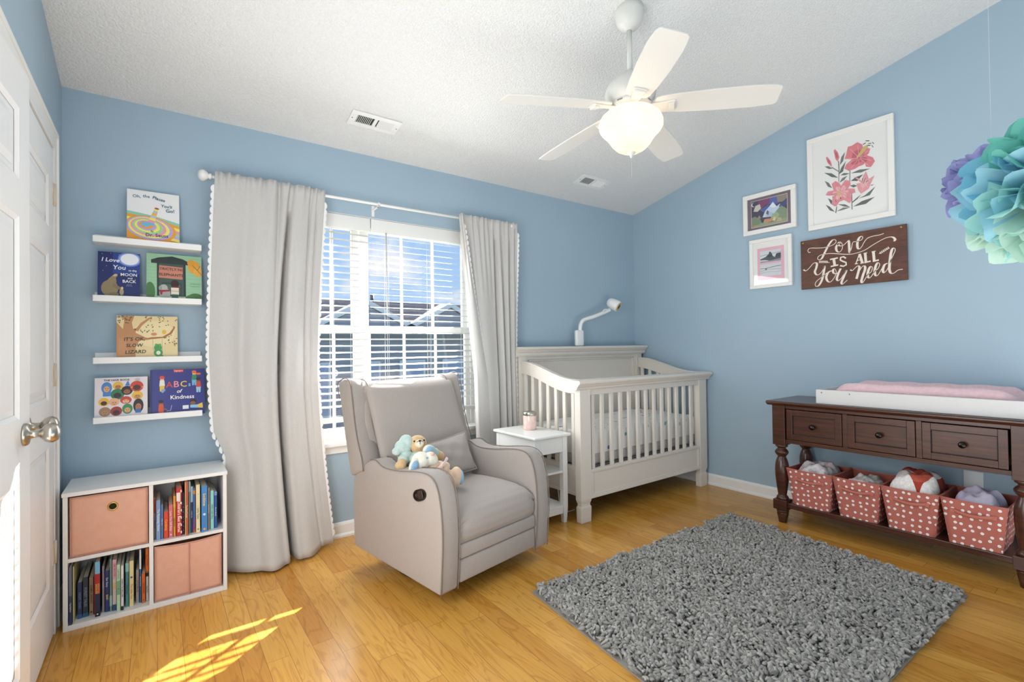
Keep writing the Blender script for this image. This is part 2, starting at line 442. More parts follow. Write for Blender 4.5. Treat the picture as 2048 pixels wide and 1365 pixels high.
# ------------------------------------------------------------ closet doors on the left wall
b = MB()
for (y0, y1, z0, z1) in ((2.79, 2.868, 0, 2.125), (1.415, 1.493, 0, 2.125), (1.493, 2.79, 2.045, 2.125)):
    b.box(XL, XL+.016, y0, y1, z0, z1)
    if z1 == z1:
        pass
b.box(XL+.001, XL+.022, 2.852, 2.869, 0, 2.109); b.box(XL+.001, XL+.022, 1.414, 1.431, 0, 2.109); b.box(XL+.001, XL+.022, 1.414, 2.869, 2.109, 2.126)
struct(b.build('trim_1', WHITE, bevel=.003, keep_origin=True))
def door_leaf(name, M, hinge):
    """leaf in local coords: y 0..W from the hinge edge, x 0..T thickness, face at x=T"""
    W, H, T = .605, 2.03, .034
    b = MB(); st, rec = .105, .009
    panels = [(.235, .80), (.985, 1.58), (1.69, 1.90)]
    ys = (st, W-st); zs = [.012] + [z for p in panels for z in p] + [H]
    b.box(0, T, 0, ys[0], .012, H, M); b.box(0, T, ys[1], W, .012, H, M)
    for i in range(0, len(zs), 2): b.box(0, T, ys[0], ys[1], zs[i], zs[i+1], M)
    for z0, z1 in panels:
        b.box(.004, T-rec, ys[0]-.001, ys[1]+.001, z0-.001, z1+.001, M)
        def fr(y0, y1, a0, a1, x0, x1):
            b.taper((y0, y1, a0, a1, x0), (y0+.0, y1, a0, a1, x0), M) if 0 else None
        # sloped moulding and raised field
        A = [(T-.001, ys[0], z0), (T-.001, ys[1], z0), (T-.001, ys[1], z1), (T-.001, ys[0], z1)]
        for d0, x0_, d1, x1_ in ((0, T-.001, .014, T-rec+.001), (.030, T-rec+.0005, .052, T-.003)):
            P = [(x0_, ys[0]+d0, z0+d0), (x0_, ys[1]-d0, z0+d0), (x0_, ys[1]-d0, z1-d0), (x0_, ys[0]+d0, z1-d0)]
            Q = [(x1_, ys[0]+d1, z0+d1), (x1_, ys[1]-d1, z0+d1), (x1_, ys[1]-d1, z1-d1), (x1_, ys[0]+d1, z1-d1)]
            for i in range(4): b.face([M @ Vector(p) for p in (P[i], P[(i+1) % 4], Q[(i+1) % 4], Q[i])])
            if d0: b.face([M @ Vector(p) for p in Q])
    d = struct(b.build(name, DOORW))
    ROOT[d.name] = Matrix.Translation(d.location)
    KM = M @ Matrix.Translation((T, W-.062, .935)) @ Matrix.Rotation(PI/2, 4, 'Y')
    k = MB().lathe([(.0, 0), (.033, 0), (.034, .004), (.031, .010), (.014, .014), (.0115, .022), (.0115, .034), (.017, .040), (.026, .048), (.0295, .058), (.0295, .066), (.024, .076), (.012, .081), (0, .082)], n=28, M=KM, close=False)
    tag(k.build('door_knob', STEEL, d), 'round brushed nickel knob')
    for z in hinge:
        h = MB(); h.box(T-.002, T+.003, -.002, .030, z-.045, z+.045, M)
        h.tube([M @ Vector((T+.004, -.004, z-.047)), M @ Vector((T+.004, -.004, z+.047))], .006, 8)
        h.build('hinge', mat('hinge_painted', '#D9CDBB', .4), d)
    return d
FAR = Matrix.Translation((XL-.022, 2.785, 0)) @ Matrix.Scale(-1, 4, (0, 1, 0))
door_leaf('door_2', FAR, (.345, 1.085, 1.845))
NEAR = Matrix.Translation((XL-.022, 1.497, 0)) @ Matrix.Rotation(math.radians(-3.0), 4, 'Z')
door_leaf('door_1', NEAR, (.345, 1.845))

# ------------------------------------------------------------ window
def glass():
    m = bpy.data.materials.new('window_glass'); m.use_nodes = True; nt = m.node_tree; N = nt.nodes; N.clear()
    o = N.new('ShaderNodeOutputMaterial'); t = N.new('ShaderNodeBsdfTransparent'); g = N.new('ShaderNodeBsdfGlossy'); mx = N.new('ShaderNodeMixShader')
    g.inputs['Roughness'].default_value = .03; mx.inputs[0].default_value = .05
    nt.links.new(t.outputs[0], mx.inputs[1]); nt.links.new(g.outputs[0], mx.inputs[2]); nt.links.new(mx.outputs[0], o.inputs[0]); return m
GLASS = glass()
y0, y1 = YB+.075, YB+.155
b = MB()
b.box(WX0, WX0+.035, y0, y1, WZ0, WZ1); b.box(WX1-.035, WX1, y0, y1, WZ0, WZ1); b.box(WX0+.035, WX1-.035, y0+.001, y1-.001, WZ1-.035, WZ1); b.box(WX0+.035, WX1-.035, y0+.001, y1-.001, WZ0, WZ0+.03)
MX = 1.110
b.box(MX-.018, MX+.018, y0-.004, y1, WZ0, WZ1)
win = struct(b.build('window_1', VINYL, bevel=.003))
def sash(xa, xb, za, zb, yy):
    s = MB(); w = .042
    s.box(xa, xa+w, yy, yy+.03, za, zb); s.box(xb-w, xb, yy, yy+.03, za, zb); s.box(xa+w, xb-w, yy, yy+.03, za, za+w); s.box(xa+w, xb-w, yy, yy+.03, zb-w, zb)
    for k in (1, 2):
        x = xa + w + (xb-xa-2*w)*k/3; s.box(x-.008, x+.008, yy+.006, yy+.024, za+w, zb-w)
    s.build('sash', VINYL, win, bevel=.002)
    MB().box(xa+w-.004, xb-w+.004, yy+.013, yy+.017, za+w-.004, zb-w+.004).build('glass_pane', GLASS, win)
for xa, xb in ((WX0+.032, MX-.015), (MX+.015, WX1-.032)):
    sash(xa, xb, WZ0+.028, 1.325, y0+.008); sash(xa, xb, 1.29, WZ1-.03, y0+.044)
    MB().box((xa+xb)/2-.022, (xa+xb)/2+.022, y0+.012, y0+.030, 1.323, 1.334).build('sash_lock', mat('lock_grey', '#A9A8A4', .4), win, bevel=.002)
b = MB().box(WX0-.0, WX1+.0, YB+.0, YB+.08, WZ0, WZ0+.003)
b.rbox(WX0-.05, WX1+.05, YB-.045, YB+.0, WZ0-.026, WZ0+.004, .006); b.box(WX0-.03, WX1+.03, YB-.014, YB, WZ0-.07, WZ0-.026)
b.build('sill', WHITE, win)
# plaster returns of the opening, painted white
b = MB(); b.box(WX0, WX1, YB-.001, YB+.076, WZ1-.004, WZ1); b.box(WX0, WX0+.004, YB-.001, YB+.076, WZ0, WZ1); b.box(WX1-.004, WX1, YB-.001, YB+.076, WZ0, WZ1)
b.build('window_return', WHITE, win)

# ------------------------------------------------------------ blinds
SLAT = mat('white_blind_slat', '#EDEDE9', .42)
CORD = mat('blind_cord', '#E9E8E3', .7)
def blind(x0, x1, label, tilt_top, tilt_bot, wand):
    yc = YB+.042
    t = thing('window_blind', label, 'blind', ((x0+x1)/2, yc, .70), 0, 'horizontal slat blinds in the window')
    MB().rbox(x0-.004, x1+.004, yc-.045, yc-.034, 1.945, 2.034, .003).build('valance', SLAT, t)
    MB().box(x0, x1, yc-.03, yc+.025, 1.975, 2.03).build('headrail', SLAT, t)
    s = MB(); z = 1.925; k = 0; zs = []
    while z > .80:
        f = (1.925-z)/(1.925-.80); tl = tilt_top*(1-f)**1.6 + tilt_bot*(1-(1-f)**1.6)
        c, sn = math.cos(tl)*.0175, math.sin(tl)*.0175
        # window edge higher by sn, room edge lower
        pr = [(-c, -sn), (0, .0022), (c, sn), (0, .0002)]
        s.prism([(yc+a, z+b_) for a, b_ in pr], lambda a, b_, tt: Vector((tt, a, b_)), x0, x1)
        zs.append(z); z -= .0428; k += 1
    s.build('slats', SLAT, t)
    MB().rbox(x0, x1, yc-.021, yc+.021, .712, .742, .004).build('bottom_rail', SLAT, t)
    for xx in (x0+.11, (x0+x1)/2+.02, x1-.11):
        c = MB()
        for yy in (-.021, .021): c.tube([(xx, yc+yy, 1.98), (xx, yc+yy, .73)], .0011, 5)
        c.tube([(xx+.02, yc-.0, 1.98), (xx+.02, yc, .73)], .0009, 5)
        c.build('ladder_cord', CORD, t)
    if wand: MB().tube([(x0+.095, yc-.05, 1.95), (x0+.097, yc-.053, 1.40)], .0045, 6).build('tilt_wand', mat('clear_wand', '#C9CBC6', .25), t)
blind(.612, 1.136, 'white slat blind in the left window behind the long left curtain', .52, .26, False)
blind(1.149, 1.964, 'white slat blind with hanging tilt wand in the right window above the armchair', .16, .30, True)

# ring decoration hanging against the lower left window
r = MB(); r.tube([(.908+.014*math.cos(a*PI/8), YB+.004, 1.028+.019*math.sin(a*PI/8)) for a in range(16)], .0035, 6, closed=True)
r.tube([(.908, YB+.006, 1.047), (.908, YB+.006, 1.10)], .0007, 4)
tag(r.build('cord_ring', mat('frosted_plastic', '#E9EEF0', .2)), 'small pale plastic ring on a thread hanging before the left blind', 'ring')

# ------------------------------------------------------------ curtain rod
rod = thing('curtain_rod', 'thin white curtain rod with round end finials above the window', 'curtain rod', (1.2, YB-.1, 2.106))
RM = mat('white_enamel', '#F0EFEB', .3)
ry = YB-.10
MB().tube([(.235, ry, 2.105), (2.19, ry, 2.107)], .0085, 12).build('rod', RM, rod)
for x, sg in ((.235, -1), (2.19, 1)):
    KM = Matrix.Translation((x, ry, 2.106)) @ Matrix.Rotation(sg*PI/2, 4, 'Y')
    MB().lathe([(.010, -.006), (.015, -.004), (.015, .004), (.011, .008), (.02, .014), (.0285, .026), (.030, .036), (.026, .047), (.014, .055), (0, .056)], n=20, M=KM, close=False).build('finial', RM, rod)
for x in (.30, 1.158, 2.12):
    k = MB().box(x-.009, x+.009, YB-.004, YB, 2.05, 2.12); k.box(x-.006, x+.006, ry-.004, YB, 2.088, 2.096); k.box(x-.007, x+.007, ry-.012, ry-.008, 2.092, 2.115); k.box(x-.007, x+.007, ry-.012, ry+.012, 2.088, 2.0955)
    k.build('bracket', RM, rod)

# ------------------------------------------------------------ curtains
def m_linen():
    g = Nodes('linen_curtain'); v = g.coord()
    c = g.ramp(g.noise(v, 90, 4), [(.3, '#D0CDC9'), (.7, '#D4D1CD')])
    g.L.new(c, g.b.inputs['Base Color']); g.b.inputs['Roughness'].default_value = .85; g.b.inputs['Sheen Weight'].default_value = .15
    g.bump(g.noise(g.coord('Object', (900, 900, 500)), 1, 2), .04, .0005)
    tr = g.n('ShaderNodeBsdfTranslucent'); g.L.new(c, tr.inputs['Color'])
    mx = g.n('ShaderNodeMixShader'); mx.inputs[0].default_value = .12
    g.L.new(g.b.outputs[0], mx.inputs[1]); g.L.new(tr.outputs[0], mx.inputs[2]); g.L.new(mx.outputs[0], g.out.inputs[0]); return g.m
LINEN = m_linen()
TRIMW = mat('white_cotton_trim', '#F3F2EF', .8)
def gauss(x, m, s): return math.exp(-((x-m)/s)**2)
def curtain(label, path, edges, nu, nv, group):
    """path(s,t)->point; s across, t down"""
    t = thing('curtain', label, 'curtain', tuple(path(.5, 1.0)), 0, group)
    MB().grid(path, nu, nv).build('curtain_panel', LINEN, t, mods=[SOLID(.003)])
    for s0, ds in edges:
        b = MB(); n = 52
        for i in range(n):
            tt = .035 + (i+.5)/n*.945
            p = path(s0, tt); q = path(s0+ds, tt); d = (p-q); d.z = 0; d.normalize()
            pts = [p + Vector((0, 0, .0215*math.cos(a*PI/8))) + d*(.017*math.sin(a*PI/8)) for a in range(9)]
            nrm = d.cross(Vector((0, 0, 1)))*.001
            vs = [b.bm.verts.new(x+nrm) for x in pts]; b.bm.faces.new(vs)
            vs = [b.bm.verts.new(x-nrm) for x in reversed(pts)]; b.bm.faces.new(vs)
        b.build('scalloped_trim', TRIMW, t)
def left_path(s, t):
    z = 2.132 - t*2.118
    xl = .254 + .02*min(1, t*3) - .04*t*t + .03*max(0, t-.72)/.28*1
    xl = .256 - .035*math.sin(min(1, t*1.6)*PI/2) + .075*max(0, (t-.45)/.55)**1.2
    sh_ = max(0, .2955 - .10*min(1, max(0, (.715-t)/.12)) - xl)
    xr = .824 - .055*math.sin(min(t/.55, 1)*PI/2) + .085*max(0, (t-.5)/.5)**1.6
    x = xl + (xr-xl)*s + sh_*(1-s)**4
    cr = .665 - .10*t
    y = YB-.105 - .03*math.sin(PI*s)*(.2+.8*t)
    a = .25 + .75*min(1, t*2.2)
    y += -.055*a*gauss(s, cr-.17, .13) - .038*a*gauss(s, cr+.13, .09) + .10*min(1, t*3+.2)*gauss(s, cr, .020) - .022*a*gauss(s, cr+.055, .035) - .02*a*gauss(s, cr-.05, .03)
    y += -.02*a*gauss(s, .12, .10) + .018*a*gauss(s, .27, .05) + .014*(1-t)*gauss(s, .56, .018) + .02*gauss(s, .86, .014)*(1-.5*t) + .014*gauss(s, .93, .012)*(1-t)
    y += -.10*max(0, (t-.62)/.38)**1.5*gauss(s, .30, .24) - .05*max(0, (t-.7)/.3)*gauss(s, .75, .12)
    tp = max(0, 1-t/.05)
    y += tp*.008*math.sin(s*95) ; z += .006*tp*math.sin(s*70)*.5
    y += .012*max(0, 1-t/.25)*math.sin(s*46+1)*gauss(s, .55, .22)
    z += .012*t*gauss(s, .9, .1) - .004*t*gauss(s, .4, .3)
    if t < .07: y = min(y - .012, YB-.1145)
    else: y -= .012
    return Vector((x, y, max(z, .012)))
curtain('long off-white curtain with scalloped edges to the left of the window', left_path, ((0, .02), (1, -.02)), 230, 60, 'off-white scalloped curtains')
def right_path(s, t):
    z = 2.132 - t*2.118
    # s<.14: hem turned back towards the room along the leading edge
    xl = 1.742 + .10*min(1, t/.55) + .05*t
    xr = 2.262 - .045*min(1, t*2)+.03*min(1, t*1.2)
    wd = .012 + .10*min(1, t*1.35)
    if s < .14:
        k = s/.14
        x = xl + wd*(1-k); y = YB-.118 - .02*math.sin(k*PI)*.6 - .018*(1-k)
        y += .010*(1-k)
    else:
        k = (s-.14)/.86
        x = xl + (xr-xl)*k; y = YB-.100
        a = .45 + .55*min(1, t*2)
        y += a*(-.030*gauss(k, .30, .16) + .050*gauss(k, .585, .022) - .032*gauss(k, .66, .04) + .028*gauss(k, .72, .018) - .03*gauss(k, .79, .035) + .028*gauss(k, .85, .018) - .02*gauss(k, .93, .035) + .012*gauss(k, .13, .04))
        y += .02*math.exp(-k/.05)
    tp = max(0, 1-t/.06); y += tp*.007*math.sin(s*120)
    y += .008*max(0, 1-t/.3)*math.sin(s*80)
    y = min(y - .012, YB-.1145) if t < .07 else y - .012
    return Vector((x, y, max(z, .012)))
curtain('off-white curtain with scalloped edges between the armchair window and the crib', right_path, ((0, .02), (1, -.02)), 170, 70, 'off-white scalloped curtains')

# ------------------------------------------------------------ ceiling vents
def vent(x0, x1, y0, y1, label):
    yc = (y0+y1)/2; xc = (x0+x1)/2
    ang = -math.atan(SL)
    R_ = Matrix.Translation((xc, yc, zc(yc))) @ Matrix.Rotation(ang, 4, 'X')
    w, d = (x1-x0)/2, (y1-y0)/2/math.cos(ang)
    t = thing('ceiling_vent', label, 'vent', (xc, yc, zc(yc)), 0, 'white ceiling registers')
    m = mat('vent_white', '#EDEDEB', .4)
    b = MB(); f = .03
    for q in ((-w, w, -d, -d+f), (-w, w, d-f, d), (-w, -w+f+.01, -d+f, d-f), (w-f-.01, w, -d+f, d-f), (-.01, .01, -d+f, d-f)): b.box(q[0], q[1], q[2], q[3], -.008, -.001, R_)
    b.build('vent_frame', m, t, bevel=.002)
    MB().box(-w+.01, w-.01, -d+.01, d-.01, -.0005, -.0001, R_).build('duct_opening', mat('duct_dark', '#3A3A36', .8), t)
    for sgn in (-1, 1):
        s = MB()
        for k in range(9):
            x = sgn*(.02 + (w-f-.03)*(k+.5)/9)
            T = R_ @ Matrix.Translation((x, 0, -.0045)) @ Matrix.Rotation(math.radians(-50 if sgn < 0 else 35), 4, 'Y')
            s.box(-.006, .006, -d+f, d-f, -.0006, .0006, T)
        s.build('louvers', m, t)
    for x in (-w+.015, w-.015): MB().lathe([(0, -.0012), (.004, -.001), (.004, 0)], n=10, M=R_ @ Matrix.Translation((x, 0, -.008)), close=False).build('screw', mat('screw_grey', '#8A8A86', .4, .5), t)
vent(.905, 1.203, 2.735, 2.858, 'white ceiling register nearer the left wall above the left curtain')
vent(2.733, 3.048, 2.742, 2.875, 'white ceiling register nearer the right corner beyond the fan')

# ------------------------------------------------------------ picture ledges
LW = mat('ledge_white', '#EFEFED', .4)
def ledge(z, label):
    """z = underside of front lip"""
    x0, x1 = -.241, .194
    t = thing('picture_ledge', label, 'shelf', ((x0+x1)/2, YB-.055, z), 0, 'white picture ledges on the left wall end')
    MB().box(x0, x1, YB-.095, YB-.012, z, z+.010).build('ledge_board', LW, t, bevel=.0015)
    MB().box(x0, x1, YB-.110, YB-.096, z, z+.030).build('front_lip', LW, t, bevel=.002)
    MB().box(x0, x1, YB-.0115, YB-.0005, z, z+.052).build('back_plate', LW, t, bevel=.0015)
ledge(1.703, 'top white picture ledge holding the rainbow hills book')
ledge(1.420, 'second white picture ledge from top, under the navy moon book')
ledge(1.123, 'third white picture ledge from top, under the tan tree book')
ledge(.839, 'lowest white picture ledge, just above the cube bookcase')
PAGE = mat('book_pages', '#E9E2D2', .8)
def ledge_book(x0, w, z0, h, col, label, shapes, lean=.0, th=.012):
    t = thing('picture_book', label, 'book', (x0+w/2, YB-.072, z0), 0, 'picture books on the ledges')
    # leans back: bottom at YB-.085, top close to the wall
    yb, yt = YB-.080, YB-.080 + min(.055, lean)
    v = Vector((0, yt-yb, math.sqrt(max(1e-6, h*h-(yt-yb)**2)))).normalized()
    F = frame_matrix((x0, yb, z0+.0005), (1, 0, 0), v)
    c = flat(col, .35)
    b = MB(); b.box(0, w, 0, h, -.0018, 0, F); b.box(0, w, 0, h, -th, -th+.0018, F); b.box(0, .002, 0, h, -th, 0, F)
    b.build('cover', c, t, bevel=.0006)
    MB().box(.002, w-.003, .003, h-.003, -th+.0018, -.0018, F).build('page_block', PAGE, t)
    sc = []
    for s in shapes:   # shapes are in fractions of width / height
        s = list(s)
        if s[0] == 'p': s[2] = [(a*w, b_*h) for a, b_ in s[2]]
        elif s[0] == 'r': s[2:6] = [s[2]*w, s[3]*w, s[4]*h, s[5]*h]
        elif s[0] == 'd': s[2:6] = [s[2]*w, s[3]*h, s[4]*w, s[5]*h]
        elif s[0] == 's': s[2] = s[2]*w; s[3] = [(a*w, b_*h) for a, b_ in s[3]]
        elif s[0] == 't': s[3:6] = [s[3]*w, s[4]*h, s[5]*h]
        sc.append(s)
    decal(t, F, sc, ('cover_picture', 'cover_lettering'), t=.00006, clip=(w, h), tsc=.90)
    return t
# 1 pastel rolling hills and a striped tower
sh = [('r', '#EDEDEC', .0, 1, .0, 1)]
cols = ['#8FCBB0', '#E8A23C', '#F2E86A', '#E89BB0', '#9FD39A', '#B9A6DA', '#F2E86A', '#E8A23C']
base = [.60, .585, .57, .55, .52, .49, .46, .43]
for i, c in enumerate(cols):
    top = .60 - i*.052
    sh.append(('p', c, [(0, top)] + [(x/12, top - .12*(x/12)**1.2 - .06*max(0, x/12-.5)) for x in range(1, 13)] + [(1, 0), (0, 0)]))
ov = ['#E8A23C', '#B9A6DA', '#F2E86A', '#E89BB0', '#9FD39A', '#F2E86A', '#B9A6DA', '#E8A23C', '#6FB7DE']
for i, c in enumerate(ov): sh.append(('d', c, .44-.012*i, .30+.009*i, .50-.052*i, .235-.024*i, -.16))
for i, c in enumerate(['#6FB7DE', '#E89BB0', '#F2E86A', '#B9C3D6', '#F2B83A', '#B9C3D6', '#F2E86A']):
    y0_, y1_ = .37+i*.045, .37+(i+1)*.045; f = lambda y: (.36+.17*(y-.37)/.32, .50+.09*(y-.37)/.32)
    a, b_ = f(y0_), f(y1_); sh.append(('p', c, [(a[0], y0_+.01), (a[1], y0_-.01), (b_[1], y1_-.01), (b_[0], y1_+.01)]))
sh.append(('d', '#A8343A', .56, .69, .045, .015, -.1))
for ch, u, v, r in (('Oh,', .18, .88, .05), ('the', .36, .90, .0), ('Places', .60, .875, -.22)): sh.append(('t', '#175D78', ch, u, v, .085, r))
sh += [('t', '#175D78', "You'll", .75, .75, .08, -.05), ('t', '#175D78', 'Go!', .82, .67, .095, .08), ('t', '#143F6B', 'By', .47, .255, .05), ('t', '#143F6B', 'Dr. Seuss', .56, .185, .095, .03)]
ledge_book(-.115, .215, 1.7135+.0, .285, '#EDEDEC', 'white picture book with rainbow hills and striped tower on the top ledge', sh, .045)
# 2 navy night with moon and bear
sh = [('r', '#1E2A66', 0, 1, 0, 1), ('r', '#27408A', .35, 1, .55, 1), ('d', '#5A78C8', .75, .87, .29, .16), ('d', '#8FA8E6', .75, .87, .26, .14), ('d', '#EEF1F6', .75, .87, .22, .12),
      ('p', '#2F7C98', [(0, 0), (.0, .08), (.4, .1), (.95, .05), (.9, 0)]), ('d', '#BFD9E6', .62, .055, .32, .03), ('d', '#93805F', .28, .24, .20, .17), ('p', '#93805F', [(.12, .3), (.28, .46), (.36, .52), (.44, .54), (.46, .50), (.42, .46), (.44, .38), (.40, .3)]),
      ('p', '#C9B894', [(.34, .50), (.40, .545), (.46, .54), (.46, .51), (.40, .49)]), ('p', '#87744F', [(.36, .36), (.46, .30), (.58, .25), (.58, .21), (.44, .23), (.34, .28)]), ('d', '#B49C74', .56, .17, .05, .07), ('d', '#D9C9A4', .57, .25, .03, .03), ('d', '#87744F', .38, .12, .12, .04),
      ('t', '#F3F4F8', 'I Love', .29, .83, .128, -.03, .15), ('t', '#F3F4F8', 'You', .50, .68, .14, 0, .1), ('t', '#F3F4F8', 'to the', .82, .63, .06), ('t', '#F3F4F8', 'MOON', .73, .535, .095), ('t', '#F3F4F8', 'and', .76, .465, .06), ('t', '#F3F4F8', 'BACK', .74, .395, .095), ('t', '#A7B2DA', 'Story by', .74, .33, .025), ('t', '#A7B2DA', 'pictures by', .74, .305, .025)]
for u, v in ((.1, .95), (.2, .7), (.12, .6), (.5, .95), (.9, .6), (.3, .97), (.88, .45)): sh.append(('d', '#C9D2F0', u, v, .008, .006))
ledge_book(-.226, .162, 1.4305, .240, '#1E2A66', 'navy picture book with full moon and seated bear on the second ledge', sh, .035, .010)
# 3 green house front with dark door
sh = [('r', '#9CC7A2', 0, 1, 0, 1)] + [('r', '#8DBA95', 0, 1, y/14, y/14+.006) for y in range(3, 14)]
sh += [('p', '#2F3A38', [(.18, .12), (.18, .80), (.08, .80), (.08, .87), (.2, .92), (.45, .965), (.65, .92), (.76, .86), (.76, .80), (.70, .80), (.70, .12)]), ('r', '#41564F', .22, .66, .13, .80), ('r', '#31463F', .27, .62, .14, .40), ('r', '#4C655C', .30, .60, .17, .37),
       ('p', '#C9866F', [(.21, .50), (.22, .76), (.65, .74), (.64, .48)]), ('d', '#E3A23A', .86, .76, .12, .14), ('d', '#E8AE4A', .94, .66, .10, .10), ('d', '#DE9A30', .80, .85, .07, .07), ('s', '#8A5A2B', .012, [(1, .60), (.92, .70), (.83, .80)]), ('s', '#8A5A2B', .01, [(.92, .70), (.97, .80)]),
       ('p', '#D7CBAE', [(.12, 0), (.2, .10), (.70, .10), (.8, 0)]), ('p', '#D9B65E', [(.2, .01), (.25, .09), (.66, .09), (.68, .01)]), ('d', '#4F7A45', .06, .20, .09, .20), ('d', '#4A7340', .88, .09, .15, .11), ('d', '#557F4A', .78, .08, .09, .08),
       ('d', '#A9A7A1', .32, .17, .10, .12), ('d', '#B5B3AD', .30, .29, .07, .07), ('d', '#9C9A94', .24, .28, .03, .05), ('p', '#9E3030', [(.23, .24), (.40, .25), (.41, .22), (.28, .20), (.27, .14), (.24, .15)]),
       ('d', '#3B2420', .50, .38, .075, .085), ('p', '#8E2F33', [(.43, .32), (.57, .32), (.60, .28), (.56, .24), (.43, .29)]), ('r', '#E6DCC8', .43, .57, .15, .30), ('r', '#C9A98A', .43, .57, .22, .235), ('r', '#3F5A50', .44, .56, .05, .16), ('r', '#7A3A2C', .44, .49, .02, .05), ('r', '#7A3A2C', .51, .56, .02, .05),
       ('t', '#5B2E2A', 'STRICTLY NO', .435, .685, .082, -.02), ('t', '#5B2E2A', 'ELEPHANTS', .435, .565, .086, -.02), ('t', '#7FA98A', 'Lisa Mantchev', .87, .40, .035), ('t', '#7FA98A', 'Taeeun Yoo', .87, .34, .035)]
ledge_book(-.038, .235, 1.4305, .252, '#9CC7A2', 'pale green picture book with dark doorway and orange tree on the second ledge', sh, .04)
# 4 tan tree with frog
sh = [('r', '#E6CF9B', 0, 1, 0, 1), ('d', '#EBD9A8', .6, .6, .35, .3), ('p', '#C08A5B', [(0, 0), (0, .85), (.1, .70), (.12, .90), (.08, 1), (.28, 1), (.24, .85), (.26, .70), (.34, .65), (.40, .78), (.52, .92), (.56, .96), (.52, .97), (.38, .84), (.31, .72), (.30, .62), (.45, .52), (.56, .48), (.50, .46), (.38, .45), (.30, .35), (.30, 0)]),
      ('p', '#A96E44', [(.42, .48), (.56, .52), (.74, .53), (.86, .62), (.94, .76), (.96, .75), (.90, .60), (.78, .51), (.60, .48)]), ('p', '#C88F60', [(.02, .05), (.04, .5), (.14, .45), (.2, .1)]), ('d', '#E4B93A', .77, .64, .035, .05), ('d', '#D58A6A', .60, .59, .05, .035), ('s', '#8A7A55', .004, [(.58, .48), (.585, .22)]), ('s', '#8A7A55', .004, [(.735, .52), (.735, .22)]),
      ('d', '#4E9A55', .665, .28, .065, .085), ('d', '#4E9A55', .67, .17, .075, .09), ('d', '#58A860', .635, .345, .02, .03), ('d', '#58A860', .70, .345, .02, .03), ('d', '#E7E7CF', .672, .165, .035, .045), ('s', '#4E9A55', .025, [(.62, .12), (.70, .10), (.75, .10)]), ('s', '#4E9A55', .02, [(.63, .08), (.58, .02)])]
rl = random.Random(3)
for i in range(80):
    u, v = rl.choice([(rl.uniform(.68, 1), rl.uniform(.75, .99)), (rl.uniform(.36, .6), rl.uniform(.63, .8)), (rl.uniform(.76, .99), rl.uniform(.3, .58)), (rl.uniform(0, .25), rl.uniform(.84, .99)), (rl.uniform(.45, .75), rl.uniform(.88, .99))])
    sh.append(('d', rl.choice(['#3F4A33', '#4C5536', '#7A6A44']), u, v, .016, .008, rl.uniform(-1.4, 1.4)))
sh += [('t', '#3E3A30', "IT'S OK,", .28, .475, .12, .04, .15), ('t', '#3E3A30', 'SLOW', .28, .335, .115, .02, .15), ('t', '#3E3A30', 'LIZARD', .30, .19, .12, .03, .15), ('t', '#7A6A44', 'by Yeonju Yang', .48, .05, .03)]
ledge_book(-.156, .246, 1.1335, .226, '#D9BC86', 'tan picture book with brown tree and green frog on the third ledge', sh, .035)
# 5 pale pink with many faces
sh = [('r', '#E3D9DC', 0, 1, 0, 1)]
faces = [(.22, .76, '#4A86C4', '#E0A577', .10, .14), (.43, .80, '#E8B93C', '#B97B4E', .10, .10), (.42, .60, '#2F7A4D', '#2F2320', .13, .13), (.60, .68, '#231D22', '#A0613C', .11, .11), (.79, .77, '#C9412E', '#4A2A20', .13, .13), (.17, .43, '#E8B93C', '#4A2A20', .10, .10), (.36, .42, '#E7B48E', '#E0A577', .10, .09), (.58, .45, '#C9412E', '#E8B894', .11, .09), (.80, .55, '#E8B93C', '#C08A55', .11, .10), (.19, .20, '#A37B58', '#B98A60', .11, .11), (.40, .20, '#A0342C', '#3A241E', .11, .11), (.61, .24, '#2F8A4D', '#E0A577', .10, .12), (.82, .30, '#211A20', '#B4724A', .10, .17)]
for u, v, hc, fc, a, b_ in faces: sh += [('d', hc, u, v, a, b_), ('d', fc, u, v-.03, a*.58, b_*.5), ('d', '#2A1E1C', u-.02, v-.015, .008, .01), ('d', '#2A1E1C', u+.025, v-.015, .008, .01), ('s', '#7A2A24', .008, [(u-.015, v-.06), (u+.015, v-.06)])]
sh += [('r', '#4A86C4', .15, .30, .56, .66), ('r', '#2E6FB0', .76, .87, .13, .22), ('p', '#3E7FC0', [(.56, .80), (.66, .79), (.62, .92)]), ('d', '#E58A4A', .69, .75, .02, .02), ('d', '#E58A4A', .90, .75, .02, .02), ('t', '#1C2A44', 'THE HAIR BOOK', .41, .935, .072), ('t', '#5A6478', 'written by', .80, .95, .025), ('t', '#5A6478', 'pictures by', .80, .92, .025)]
ledge_book(-.2385, .203, .8495, .205, '#E3D9DC', 'pale pink picture book covered in colourful faces on the lowest ledge', sh, .03)
